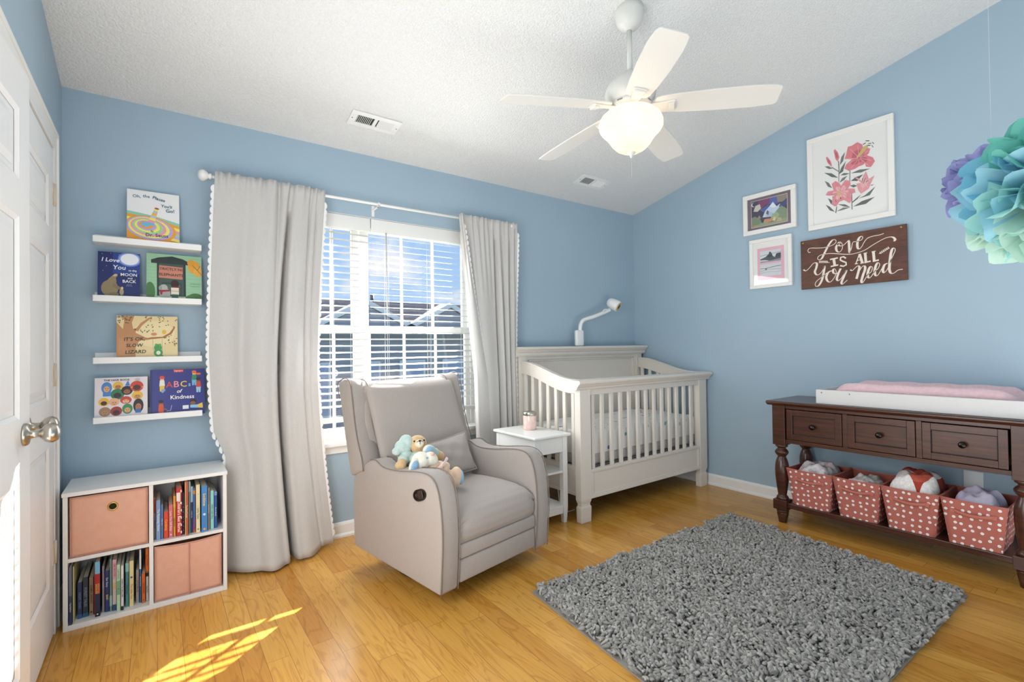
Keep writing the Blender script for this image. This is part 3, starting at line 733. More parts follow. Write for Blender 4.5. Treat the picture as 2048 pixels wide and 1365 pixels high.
# 6 royal blue alphabet book
kid = lambda u, v, hair, skin, top, low: [('d', skin, u, v, .035, .045), ('d', hair, u, v+.03, .045, .035), ('p', top, [(u-.04, v-.03), (u+.04, v-.03), (u+.05, v-.16), (u-.05, v-.16)]), ('p', low, [(u-.045, v-.15), (u+.045, v-.15), (u+.035, v-.27), (u+.005, v-.27), (u, v-.2), (u-.01, v-.27), (u-.04, v-.27)])]
sh = [('r', '#2A2C7F', 0, 1, 0, 1), ('r', '#232570', 0, .035, 0, 1), ('p', '#C22B35', [(.41, 1), (.43, .93), (.59, .93), (.61, 1)]), ('t', '#F4F1F0', 'Highlights', .51, .965, .045)]
sh += kid(.21, .80, '#D8452E', '#E8B590', '#E9E4DA', '#E8C23C') + kid(.80, .90, '#E2692C', '#E8B590', '#2F8A55', '#6FB0D8') + kid(.88, .74, '#241C22', '#8A5434', '#C9412E', '#9CC9E2') + kid(.19, .28, '#241C22', '#9A5F3C', '#D8552E', '#D8552E')
sh += [('d', '#E2692C', .88, .885, .05, .025), ('s', '#9A5F3C', .02, [(.22, .16), (.30, .13)]), ('s', '#C8D4E8', .008, [(.29, .10), (.36, .11), (.38, .22)]), ('d', '#241C22', .78, .28, .065, .05), ('d', '#8A5434', .77, .24, .05, .04), ('r', '#E9E9E4', .58, .69, .12, .20), ('p', '#8FC6E0', [(.72, .14), (.72, .2), (.86, .2), (.86, .13)]), ('p', '#E8C23C', [(.86, .2), (.95, .24), (.96, .12), (.86, .13)]), ('p', '#7FA8D8', [(.19, .52), (.25, .60), (.27, .55), (.22, .49)]),
       ('t', '#C9413E', 'A', .34, .66, .20), ('t', '#E8919A', 'B', .465, .665, .21), ('t', '#E8C23C', 'C', .60, .665, .20), ('t', '#7FC3D8', 's', .71, .655, .14), ('t', '#F3F3F5', 'of', .51, .515, .12, 0, .25), ('t', '#F3F3F5', 'Kindness', .575, .385, .135), ('t', '#D8DAEE', 'by Samantha Berger   illustrated by Ekaterina Trukhan', .5, .065, .032)]
ledge_book(-.025, .233, .8495, .236, '#2A2C7F', 'royal blue picture book with children and coloured capital letters on the lowest ledge', sh, .03, .016)

# ------------------------------------------------------------ cube bookcase
BW = mat('white_melamine', '#EBEBE9', .4)
bx0, bx1, by0, by1, bh = -.321, .279, 2.785, 3.085, .583
bc = thing('cube_bookcase', 'white four cube bookcase on the floor under the picture ledges', 'bookcase', ((bx0+bx1)/2, 2.93, 0))
for x in (bx0, bx1-.016): MB().box(x, x+.016, by0, by1, .0, bh-.017).build('side_panel', BW, bc, bevel=.001)
MB().box(bx0-.003, bx1+.003, by0-.006, by1, bh-.017, bh).build('top_board', BW, bc, bevel=.0015)
MB().box(bx0+.016, bx1-.016, by0, by1, 0.0, .022).build('bottom_board', BW, bc, bevel=.001)
MB().box(bx0+.016, -.029, by0+.003, by1-.004, .286, .301).build('shelf_board', BW, bc)
MB().box(-.013, bx1-.016, by0+.003, by1-.004, .286, .301).build('shelf_board', BW, bc)
MB().box(-.029, -.013, by0, by1-.004, .022, bh-.017).build('divider', BW, bc, bevel=.001)
MB().box(bx0+.002, bx1-.002, by1-.004, by1, .0, bh-.017).build('back_panel', BW, bc)
PINKF = mat('pink_nonwoven_fabric', '#E4B29C', .85, bump=(700, .15, .001), mix=('#DDA88F', 30, .5))
def bin_(x0, x1, z0, z1, label, ring, lean):
    t = thing('fabric_bin', label, 'storage bin', ((x0+x1)/2, 2.92, z0), 0, 'pink fabric cube bins')
    y0 = by0+.006
    def face(u, v):
        bul = .006*math.sin(PI*u)*math.sin(PI*v)
        x = x0 + (x1-x0)*u; z = z0 + (z1-z0)*v - lean*.010*math.sin(PI*u)*v
        return Vector((x + .004*math.sin(v*PI)*(-1 if u < .5 else 1)*0, y0 - bul + .006*(1-v), z))
    MB().grid(face, 14, 14).build('front_panel', PINKF, t, mods=[SOLID(.003, 1)])
    b = MB(); 
    for xa, xb in ((x0, x0+.003), (x1-.003, x1)): b.box(xa, xb, y0+.008, by1-.015, z0, z1-.004)
    b.box(x0, x1, by1-.018, by1-.015, z0, z1-.004); b.box(x0, x1, y0+.008, by1-.015, z0, z0+.003)
    b.build('bin_body', PINKF, t)
    e = MB(); P = []
    for u, v in [(i/10, 0) for i in range(10)] + [(1, i/10) for i in range(10)] + [(1-i/10, 1) for i in range(10)] + [(0, 1-i/10) for i in range(10)]:
        P.append(face(.012+.976*u, .012+.976*v) + Vector((0, -.002, 0)))
    e.tube(P, .0016, 5, closed=True); e.build('seam_piping', mat('pink_piping', '#D69A88', .8), t)
    if ring:
        KM = Matrix.Translation((x0+(x1-x0)*.535, y0-.004, z0+(z1-z0)*.76)) @ Matrix.Rotation(PI/2, 4, 'X')
        MB().lathe([(.0125, .000), (.0135, .004), (.0175, .004), (.019, .001), (.019, -.002)], n=28, M=KM, close=False).build('grommet', mat('brass_ring', '#C9A75E', .3, 1), t)
        MB().lathe([(0, .0012), (.0132, .0012), (.0132, 0)], n=24, M=KM, close=False).build('finger_hole', mat('hole_dark', '#1E1F12', .9), t)
    else:
        MB().box((x0+x1)/2-.0015, (x0+x1)/2+.0015, y0-.010, y0-.0035, z0+.003, z1-.012).build('centre_seam', mat('pink_fold', '#C98C7B', .85), t)
bin_(bx0+.021, -.032, .302, bh-.024, 'pink fabric bin with brass grommet in the upper left cube', True, 0)
bin_(-.010, bx1-.022, .023, .279, 'pink fabric bin with centre fold in the lower right cube', False, 1)

# spine-out books: x, width, z0, height, front y, colour, label, spine shapes (u across 0-1, v up 0-1)
def spine_book(x, w, z0, h, y, d, col, label, sp=(), group='', cover=None):
    t = thing('book', label, 'book', (x+w/2, y+d/2, z0), 0, group)
    c = flat(col, .4)
    b = MB(); e = .0012
    b.box(x, x+w, y, y+.0018, z0, z0+h); b.box(x, x+e, y, y+d, z0, z0+h); b.box(x+w-e, x+w, y, y+d, z0, z0+h)
    b.build('cover', c, t, bevel=.0004, seg=1)
    MB().box(x+e, x+w-e, y+.0018, y+d-.003, z0+.002, z0+h-.003).build('page_block', PAGE, t)
    F = frame_matrix((x, y, z0), (1, 0, 0), (0, 0, 1)); out = []
    for s in sp:
        if s[0] == 'r': out.append(('r', s[1], s[2]*w, s[3]*w, s[4]*h, s[5]*h))
        elif s[0] == 'd': out.append(('d', s[1], s[2]*w, s[3]*h, s[4]*w, s[4]*w))
        elif s[0] == 't': out.append(('t', s[1], s[2], w*.5, s[3]*h, min(w*.72, s[4] if len(s) > 4 else 1), -PI/2))
    if out: decal(t, F, out, ('spine_picture', 'spine_lettering'), t=.00008)
G1 = 'books standing in the upper right cube'; G2 = 'books standing in the lower left cube'
K = .262/515.  # metres per measured unit
U0 = -.0125
def ub(a, b_, h, y, col, label, sp=()): spine_book(U0+(a-730)*K, (b_-a)*K-.0004, .3015, h, y, .20, col, label, sp, G1)
ub(731, 747, .19, 2.842, '#C9B9A8', 'thin beige book with orange top, leftmost in the upper right cube', [('r', '#D8642E', 0, 1, .62, 1), ('r', '#8A8F94', 0, 1, .25, .45)])
ub(749, 783, .182, 2.815, '#7C9AC6', 'wide light blue book near the left of the upper right cube', [('t', '#E6ECF6', 'The Runaway Home', .5)])
ub(785, 803, .157, 2.818, '#5B84BC', 'short mid blue book between light blue and red-orange books', [('t', '#D7E2F2', 'A Blue Story', .5)])
ub(806, 841, .125, 2.812, '#D8452C', 'shortest red-orange book with yellow word in the upper right cube', [('t', '#F0C63C', 'Corduroy', .5)])
ub(843, 876, .152, 2.816, '#D9707A', 'rose pink book right of the short red-orange book', [('t', '#F3D3D6', 'Love You Still Baby', .5), ('d', '#F3D3D6', .5, .08, .2)])
ub(878, 898, .190, 2.820, '#E9A02F', 'thin orange-yellow book left of the dotted red book', [('r', '#E2B23A', 0, 1, .72, .80), ('t', '#6A3416', 'Happy Stories', .35)])
sp = [('r', '#EDE6E2', .05, .75, .72, .90), ('t', '#FFF3EE', "Children's Best Stories", .40)] + [('r', '#F0E8E4', .78, 1, v, v+.05) for v in (.05, .2, .35, .5, .65, .9)]
ub(900, 944, .228, 2.810, '#C3272E', 'thick red book with white patches, tallest red in the upper right cube', sp)
ub(947, 964, .196, 2.822, '#2A2630', 'thin black book with white dots beside the thick red book', [('d', '#D9D9DC', .5, v, .16) for v in (.1, .2, .3, .42, .55, .66)])
ub(967, 993, .255, 2.792, '#B65A35', 'tall rust book standing forward in the upper right cube', [('r', '#D8B58E', 0, .22, 0, 1), ('t', '#F0D9B8', 'The Kind Forest', .45)])
ub(996, 1013, .250, 2.815, '#6F8F92', 'tall thin grey-teal book beside the rust book', [('r', '#A9BDB9', 0, 1, .8, 1)])
ub(1015, 1031, .222, 2.822, '#26386E', 'thin navy book with pale blue top in the upper right cube', [('r', '#9CC3DE', 0, 1, .66, 1), ('t', '#D9E2F2', 'A Bedtime Sky', .4)])
ub(1033, 1051, .212, 2.826, '#4A74BE', 'blue book with orange and red base in the upper right cube', [('r', '#E28A3A', 0, 1, .86, .95), ('r', '#D8542E', 0, 1, .0, .08), ('r', '#8A4FA0', 0, 1, .1, .3)])
ub(1054, 1088, .230, 2.806, '#E8DCAE', 'cream book with small round mark at its foot in the upper right cube', [('d', '#B98B3A', .5, .07, .25), ('d', '#B9C48E', .5, .8, .14), ('d', '#B9C48E', .5, .55, .12), ('t', '#8A7A50', 'Little Tales', .4)])
ub(1096, 1146, .220, 2.800, '#3E86C8', 'thickest bright blue book with gold letters in the upper right cube', [('t', '#E8C84A', 'bedtime', .70), ('d', '#DCE9F4', .5, .38, .22), ('d', '#E8A24A', .5, .06, .2)])
ub(1149, 1169, .205, 2.814, '#8A7F78', 'thin grey-brown book right of the thickest blue book', [('t', '#D9D2CC', 'Goodnight Bear', .5)])
ub(1172, 1202, .188, 2.818, '#8FD3CE', 'aqua book second from the right in the upper right cube', [('t', '#3E6A70', 'Hello Little One', .45)])
ub(1205, 1229, .178, 2.824, '#2F56A4', 'royal blue book, rightmost in the upper right cube', [('t', '#C6D4EE', 'Moon Bunny', .45), ('r', '#7F9AD0', 0, 1, .9, 1)])
L0 = -.303; KL = .272/592.
def lb(a, b_, h, y, col, label, sp=(), z0=.0225): spine_book(L0+(a-92)*KL, (b_-a)*KL-.0004, z0, h, y, .20, col, label, sp, G2)
lb(94, 116, .244, 2.790, '#3C4560', 'tall slate book standing forward at the far left of the lower left cube', [('r', '#6A6F80', 0, 1, .5, 1), ('t', '#D9DCE6', 'I Spy Harbour', .30), ('r', '#2F3C66', 0, 1, 0, .22)])
lb(118, 130, .240, 2.802, '#D6CF96', 'very thin cream-yellow book beside the tall slate book', [])
lb(143, 178, .156, 2.832, '#2E3A5E', 'short wide navy book in the lower left cube', [('t', '#6F7FA8', 'NIGHT TRAIN', .5), ('r', '#33588E', 0, 1, 0, .12)])
lb(181, 221, .172, 2.836, '#2B3742', 'dark slate book with faint lettering in the lower left cube', [('t', '#8A96A2', 'FOREST TALES', .5), ('r', '#2C5A7A', 0, 1, 0, .1)])
lb(226, 259, .165, 2.840, '#9A8468', 'tan book with dark badge at its foot in the lower left cube', [('t', '#4A3A2A', 'ANIMAL FRIENDS', .55), ('d', '#3A2E26', .5, .08, .28)])
lb(262, 273, .190, 2.836, '#A1303A', 'thin crimson book in the lower left cube', [])
lb(275, 312, .238, 2.806, '#23294A', 'tall book with sky blue top and red middle in the lower left cube', [('r', '#79B8D6', 0, 1, .78, 1), ('r', '#A8272E', 0, 1, .42, .78), ('r', '#E29A4A', .12, .88, .42, .60), ('t', '#6A2018', 'HONEY', .51), ('r', '#15151C', 0, 1, 0, .09), ('d', '#E6E6EA', .5, .045, .18)])
lb(322, 341, .204, 2.836, '#9C8C94', 'thin mauve-grey book left of the navy lettered book', [('t', '#D2C6CC', 'A Quiet Day', .6)])
lb(344, 376, .182, 2.830, '#24336E', 'navy book with gold word in the middle of the lower left cube', [('t', '#C9D2EA', 'Star Story', .72), ('t', '#E2C76A', 'BABY', .35)])
lb(379, 399, .232, 2.826, '#6F8E86', 'tall thin sage book right of the navy lettered book', [('r', '#9CC2B4', 0, 1, .1, .3)])
lb(402, 432, .226, 2.824, '#D6C6C2', 'pale pink and white tall book in the lower left cube', [('r', '#DDA6B4', 0, 1, .62, 1), ('t', '#B04A5A', 'GIRL IN LOVE', .80), ('r', '#D8B48E', 0, 1, .42, .55), ('r', '#2F4A7A', 0, 1, 0, .12)])
lb(434, 464, .205, 2.808, '#B5D6B2', 'pale green patterned book standing forward in the lower left cube', [('r', '#6FA884', 0, .9, .35, .65), ('d', '#6A3A2E', .5, .48, .16), ('t', '#6A8E6E', 'Leaf Home', .8)])
lb(467, 488, .198, 2.806, '#E9E6E6', 'thin white book with black letters in the lower left cube', [('t', '#2A2A2E', 'WHERE IS THE SMALL ONE', .5), ('r', '#1A1A1E', 0, 1, 0, .09)])
lb(499, 527, .196, 2.832, '#4E8E96', 'teal book left of the cream book in the lower left cube', [('r', '#8CC9C2', 0, 1, .8, 1), ('t', '#2E5A62', 'Kitten Days', .4)])
lb(530, 565, .205, 2.822, '#E3D39A', 'cream book with blue badge in the lower left cube', [('d', '#3A5A9A', .5, .64, .28), ('t', '#B8704A', 'The Little One', .33)])
lb(580, 606, .150, 2.846, '#A79C92', 'short grey-beige book right of the cream book', [('t', '#5A5048', 'LITTLE MOUSE', .5)])
lb(609, 624, .256, 2.838, '#2E6FB0', 'tall thin blue and white book near the right of the lower left cube', [('r', '#E6E9EC', 0, 1, .60, .95), ('t', '#F0F3F6', 'THE CAT IN THE HAT', .38)])
lb(627, 656, .135, 2.826, '#DE6A24', 'short orange book standing before the divider in the lower left cube', [('t', '#7A2E12', 'COUNTING', .5), ('d', '#7A2E12', .5, .1, .2)])
lb(660, 683, .128, 2.842, '#DAD6D0', 'short off-white book next to the divider', [('t', '#6A665E', 'Busy Farm', .4), ('r', '#1E1A1C', 0, 1, .87, 1)])
lb(657, 684, .112, 2.846, '#E5701F', 'orange book stacked on the short off-white book', [('t', '#8A3A14', 'GOODNIGHT', .5), ('r', '#C9541A', 0, 1, 0, .06)], z0=.151)

# ------------------------------------------------------------ glider recliner
def m_uphol():
    g = Nodes('greige_upholstery'); v = g.coord()
    w = g.noise(g.coord('Object', (1, 1, 1)), 900, 2); n2 = g.noise(v, 260, 4, .7)
    c = g.mixc(.5, g.ramp(n2, [(.3, '#A1978F'), (.7, '#B3A9A1')]), g.ramp(w, [(.3, '#988D86'), (.7, '#B9AFA7')]))
    g.L.new(c, g.b.inputs['Base Color']); g.b.inputs['Roughness'].default_value = .9; g.b.inputs['Sheen Weight'].default_value = .2
    g.bump(w, .25, .001); return g.m
UPH = m_uphol(); WELT = mat('welt_grey', '#82766D', .95)  # welts in a darker grey than the upholstery
CH = Vector((1.006, 1.937, 0)); CA = math.radians(11.5)
chair = thing('glider_recliner', 'greige upholstered wingback glider armchair in front of the window', 'armchair', tuple(CH + Matrix.Rotation(CA, 3, 'Z') @ Vector((.38, .37, 0))), CA)
CM = Matrix.Translation(CH) @ Matrix.Rotation(CA, 4, 'Z')
def C3(u, v, z): return CM @ Vector((u, v, z))
arm = [(0, .078), (-.010, .20), (-.017, .33), (-.012, .42), (-.004, .48), (.012, .54), (.036, .578), (.070, .598), (.12, .604), (.20, .597), (.30, .583), (.40, .577), (.46, .583), (.51, .603), (.56, .600), (.66, .545), (.735, .480), (.735, .30), (.732, .112)]
for u0, u1, nm in ((0, .108, 'armrest'), (.655, .765, 'armrest')):
    MB().prism(arm, lambda a, b, t: C3(t, a, b), u0, u1, smooth=False).build(nm, UPH, chair, bevel=.016, seg=3, smooth=True)
for u in (.004, .104, .659, .761):
    MB().tube([C3(u, a - .001, b + (.0015 if b > .5 else 0)) for a, b in smooth_path(arm[:15], 3)], .0028, 6).build('welt_piping', WELT, chair)
# body between the arms
b = MB(); b.rbox(.10, .665, .10, .72, .10, .40, .03, CM); b.build('seat_base', UPH, chair)
b = MB()
def seatf(u, v):
    x = .110 + .543*u
    e = min(u, 1-u); ed = 1-math.exp(-e/.06)
    prof = [(-.004, .275), (-.018, .30), (-.022, .335), (-.016, .375), (.004, .408), (.045, .430), (.12, .443), (.22, .447), (.33, .444), (.44, .436), (.54, .425)]
    k = v*(len(prof)-1); i = min(int(k), len(prof)-2); f = k-i
    y = prof[i][0]*(1-f)+prof[i+1][0]*f; z = prof[i][1]*(1-f)+prof[i+1][1]*f
    if v < .35: y = y + .02*(1-ed)
    z = z - (.035*(1-ed) if v > .25 else .010*(1-ed))
    return C3(x, y, z)
MB().grid(seatf, 24, 40).build('seat_cushion', UPH, chair, mods=[SOLID(.02, -1)])
# footrest panel in three bands
for z0, z1, y0 in ((.098, .203, -.006), (.206, .272, -.010)):
    MB().rbox(.112, .652, y0, .10, z0, z1, .012, CM).build('footrest_panel', UPH, chair)
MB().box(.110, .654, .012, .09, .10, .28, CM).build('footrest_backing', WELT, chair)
# backrest, leaning back, between the wings
def backf(u, v):
    x = .075 + .62*u; s = v
    y = .50 + .205*s + .035*s*s; z = .40 + .605*s
    bul = .035*math.sin(PI*min(1, max(0, u)))**.5*(1 if s < .9 else (1-s)/.1*.8+.2)
    y -= bul
    if s > .93: y += (s-.93)/.07*.05; z = .40+.605*.93 + (s-.93)*.35
    return C3(x, y, z)
MB().grid(backf, 22, 30).build('backrest', UPH, chair, mods=[SOLID(.05, -1)])
b = MB(); b.prism([(.60, .40), (.74, .45), (.86, .965), (.80, .995), (.74, .96)], lambda a, c, t: C3(t, a, c), .05, .72); b.build('back_shell', UPH, chair, bevel=.015, smooth=True)
wing = [(.612, .535), (.625, .60), (.662, .68), (.692, .78), (.715, .90), (.735, .985), (.765, 1.012), (.80, 1.015), (.845, 1.000), (.872, .975), (.850, .90), (.80, .70), (.740, .485), (.70, .50)]
def wingm(side):
    b = bmesh.new(); out = 0 if side < 0 else .765
    f = lambda a, z, t: Vector((out - side*t*(-1) if 0 else (out + (t if side < 0 else -t)), a, z))
    k = len(wing)
    def wd(z): return .100 + .0*z + .035*max(0, (.75-z)/.25)
    A = [b.verts.new((out + (-.012 if side < 0 else .012), a, z)) for a, z in wing]
    B = [b.verts.new((out + (wd(z) if side < 0 else -wd(z)), a + .012, z - (.015 if z > .95 else 0))) for a, z in wing]
    b.faces.new(A); b.faces.new(B[::-1])
    for i in range(k): b.faces.new([A[i], B[i], B[(i+1) % k], A[(i+1) % k]])
    m = MB(); m.merge(b, CM); w = m.build('wing', UPH, chair, bevel=.018, seg=3, smooth=True)
    sg = -1 if side < 0 else 1
    p = smooth_path([(out + sg*.0105 , a - .0, z) for a, z in wing[0:11]], 3)
    MB().tube([C3(x, y - .002, z + (.002 if z > .98 else 0)) for x, y, z in p], .0028, 6).build('welt_piping', WELT, chair)
    p = smooth_path([(out - sg*(wd(z)-.004), a + .004, z - (.012 if z > .95 else 0)) for a, z in wing[0:8]], 3)
    MB().tube([C3(x, y, z) for x, y, z in p], .0028, 6).build('welt_piping', WELT, chair)
wingm(-1); wingm(1)
# recline handle on the left side
HM = CM @ Matrix.Translation((-.001, .135, .502)) @ Matrix.Rotation(-PI/2, 4, 'Y') @ Matrix.Rotation(math.radians(18), 4, 'Z')
oval = lambda rx, ry: [(rx*math.cos(a*PI/14)*(1), ry*math.sin(a*PI/14)) for a in range(28)]
HB = mat('black_plastic', '#1B1513', .35)
h = MB(); o1, o2 = oval(.027, .040), oval(.020, .033)
st = lambda o, d: [(x, y + (d if y > 0 else -d)) for x, y in o]
O1, O2 = st(o1, .008), st(o2, .008)
for i in range(28):
    j = (i+1) % 28
    h.face([HM @ Vector((*O1[i], 0)), HM @ Vector((*O1[j], 0)), HM @ Vector((*O1[j], .006)), HM @ Vector((*O1[i], .006))])
    h.face([HM @ Vector((*O1[i], .006)), HM @ Vector((*O1[j], .006)), HM @ Vector((*O2[j], .005)), HM @ Vector((*O2[i], .005))])
    h.face([HM @ Vector((*O2[i], .005)), HM @ Vector((*O2[j], .005)), HM @ Vector((*O2[j], -.004)), HM @ Vector((*O2[i], -.004))])
h.face([HM @ Vector((*p, .0012)) for p in O2])
tag(h.build('recline_cup', HB, chair), 'black oval recline handle cup')
MB().rbox(-.017, .019, -.030, .004, .0005, .010, .004, HM).rbox(-.007, .009, .000, .030, .0005, .009, .004, HM).build('recline_lever', mat('dark_brown_plastic', '#33241F', .4), chair)
# swivel base
b = MB(); ring = [C3(.37 + .25*math.cos(a*PI/24), .42 + .25*math.sin(a*PI/24), .013) for a in range(48)]
b.tube(ring, .012, 8, closed=True); b.box(.13, .61, .395, .445, .006, .022, CM); b.box(.345, .395, .18, .66, .006, .022, CM)
b.lathe([(.05, 0), (.05, .09)], c=C3(.37, .42, .012), n=20); b.box(.16, .60, .15, .59, .085, .105, CM)
b.build('swivel_base', BLACKM, chair)

# lumbar cushion on the seat
T_ = Matrix.Translation(C3(.365, .452, .548)) @ Matrix.Rotation(CA, 4, 'Z') @ Matrix.Rotation(math.radians(-24), 4, 'X')
def pil(a, n):
    def f(u, v):
        x, y = 2*u-1, 2*v-1
        h = ((1-abs(x)**2.6)*(1-abs(y)**2.6))**.55
        px = x*.255*(1-.06*(1-abs(y)**2)) + .0; py = y*.115*(1-.10*(1-abs(x)**2)) + .018*x
        wr = .004*math.sin(6*x+9*y)*h + .003*math.sin(14*x-5*y)*h
        return T_ @ Vector((px, -a*(h*.055+wr*a), py))
    return f
b = MB(); b.grid(pil(1, 0), 26, 18); b.grid(pil(-1, 0), 26, 18)
bmesh.ops.remove_doubles(b.bm, verts=list(b.bm.verts), dist=.0008)
cush = b.build('lumbar_cushion', UPH)
tag(cush, 'small greige lumbar cushion with piped edge on the armchair seat', 'cushion')
P = [pil(1, 0)(u, v) for u, v in [(i/12, 0) for i in range(12)] + [(1, i/12) for i in range(12)] + [(1-i/12, 1) for i in range(12)] + [(0, 1-i/12) for i in range(12)]]
MB().tube(P, .0045, 6, closed=True).build('piping', UPH, cush)

# plush toys
def plush(name, hexcol, hex2):
    return mat(name, hexcol, .95, bump=(420, .35, .002), mix=(hex2, 90, .5), sheen=.4)
TAN, CREAMP, MINT, IVORY, SKYB, PEACH = plush('plush_tan', '#D9B98C', '#CDA572'), plush('plush_cream', '#EFE3CE', '#E6D6BC'), plush('plush_mint', '#BFD2CB', '#AFC6BF'), plush('plush_ivory', '#F1EBDC', '#E9E0CC'), plush('plush_blue', '#9FC4DE', '#8EB6D4'), plush('plush_peach', '#EBCFB4', '#E2C2A3')
REM = ('REMESH', dict(mode='VOXEL', voxel_size=.0045, use_smooth_shade=True)); SMO = ('SMOOTH', dict(factor=.6, iterations=4))
OFF = [0, 0, 0]
def CO(u, v, z): return C3(u+OFF[0], v+OFF[1], z+OFF[2])
def blobs(L_, n=14):
    b = MB()
    for c, r in L_: b.ball(CO(*c), r, n, Matrix.Rotation(CA, 3, 'Z'))
    return b
OFF[:] = (-.042, .060, .002)
bear = thing('teddy_bear', 'tan teddy bear in mint sleeping cap lying on the armchair cushion', 'plush toy', tuple(C3(.22, .33, .45)), CA)
blobs([((.215, .325, .675), (.050, .046, .048)), ((.22, .31, .565), (.062, .055, .07)), ((.175, .27, .50), (.03, .05, .028)), ((.285, .275, .50), (.03, .05, .028))]).build('body', TAN, bear, mods=[REM, SMO])
b = blobs([((.150, .335, .630), (.032, .030, .028)), ((.125, .325, .610), (.030, .028, .028)), ((.285, .315, .632), (.032, .030, .030)), ((.315, .315, .615), (.030, .027, .027)), ((.22, .312, .60), (.066, .058, .05))])
b.build('sleep_shirt', MINT, bear, mods=[REM, SMO])
blobs([((.095, .305, .588), (.030, .028, .026)), ((.108, .312, .60), (.024, .024, .024))]).build('paw', TAN, bear, mods=[REM, SMO])
blobs([((.352, .315, .592), (.028, .026, .026)), ((.335, .315, .603), (.024, .024, .024))]).build('paw', TAN, bear, mods=[REM, SMO])
blobs([((.163, .352, .690), (.034, .042, .040)), ((.133, .352, .672), (.034, .036, .034)), ((.104, .352, .652), (.024, .025, .020)), ((.150, .35, .660), (.034, .040, .03))]).build('sleeping_cap', MINT, bear, mods=[REM, SMO])
hd, fd, rd = Vector((.215, .322, .677)), Vector((-.50, -.82, .26)).normalized(), Vector((.82, -.57, .06)).normalized(); ud = fd.cross(rd)*-1 if fd.cross(rd).z < 0 else fd.cross(rd)
FP = lambda a, b_, c: tuple(hd + fd*a + rd*b_ + ud*c)
blobs([(FP(.040, .004, -.002), (.025, .025, .021)), (FP(.044, .004, -.010), (.018, .018, .014))]).build('muzzle', CREAMP, bear, mods=[REM, SMO])
BLK = mat('black_thread', '#1A1512', .6)
b = blobs([(FP(.063, .005, .010), (.007, .006, .005))], 10)
b.tube([CO(*FP(.0655, .005, .008)), CO(*FP(.0655, .005, -.008))], .0014, 5); b.tube([CO(*FP(.056, -.012, .006)), CO(*FP(.062, -.003, .010)), CO(*FP(.0645, .005, .008)), CO(*FP(.062, .013, .010)), CO(*FP(.055, .020, .005))], .0014, 5)
b.build('nose_stitching', BLK, bear)
for k in (-1, 1): blobs([(FP(.041, .004+k*.025, .012), (.0048, .0048, .0048))], 10).build('eye', BLK, bear)
OFF[:] = (-.028, .075, .002)
lamb = thing('plush_lamb', 'ivory plush with pale blue ears and pink bow lying against the teddy bear', 'plush toy', tuple(C3(.2, .22, .45)), CA)
blobs([((.150, .215, .612), (.050, .045, .046)), ((.192, .195, .618), (.034, .032, .036)), ((.205, .19, .610), (.028, .028, .030))]).build('head', IVORY, lamb, mods=[REM, SMO])
blobs([((.255, .205, .545), (.050, .050, .05)), ((.283, .185, .563), (.026, .024, .024)), ((.22, .21, .57), (.04, .042, .04)), ((.22, .26, .50), (.05, .05, .05))]).build('body', PEACH, lamb, mods=[REM, SMO])
blobs([((.335, .160, .512), (.030, .034, .045)), ((.330, .165, .488), (.030, .034, .035)), ((.30, .19, .515), (.03, .03, .03))]).build('leg', PEACH, lamb, mods=[REM, SMO])
b = MB(); b.ball(CO(.354, .148, .500), (.016, .022, .038), 14, Matrix.Rotation(CA-.4, 3, 'Z')); b.build('foot_pad', SKYB, lamb)
b = MB(); b.ball(CO(.188, .170, .647), (.011, .010, .010), 12); tag(b.build('nose', mat('plush_pink_nose', '#E9BFA9', .9), lamb), 'peach pink nose')
b = MB(); b.ball(CO(.155, .171, .632), (.006, .003, .004), 8); b.build('eye', mat('blue_thread', '#6FA3C4', .7), lamb)
for (c, r, ry, in_) in (((.095, .195, .600), (.030, .012, .040), .5, (-.004, -.010, 0)), ((.205, .228, .652), (.034, .012, .030), 0.1, (.002, -.010, .002))):
    R_ = Matrix.Rotation(CA, 3, 'Z') @ Matrix.Rotation(ry, 3, 'Y')
    e = MB().ball(CO(*c), r, 16, R_).build('ear', IVORY, lamb)
    MB().ball(CO(c[0]+in_[0], c[1]+in_[1], c[2]+in_[2]), (r[0]*.72, r[1]*.55, r[2]*.72), 14, R_).build('ear_lining', SKYB, e)
BOW = mat('pink_satin', '#F0CFC8', .45)
b = MB()
for s, (x, z) in ((1, (.255, .590)), (-1, (.205, .562))): b.ball(CO((x+.23)/2, .158, (z+.577)/2), (.022, .008, .011), 12, Matrix.Rotation(CA, 3, 'Z') @ Matrix.Rotation(-.5, 3, 'Y'))
b.ball(CO(.23, .153, .577), (.009, .008, .009), 10)
b.prism([(.228, .575), (.200, .535), (.216, .530), (.236, .570)], lambda a, c, t: CO(a, t, c), .150, .153); b.prism([(.235, .585), (.262, .622), (.274, .612), (.244, .575)], lambda a, c, t: CO(a, t, c), .150, .153)
b.build('bow', BOW, lamb)

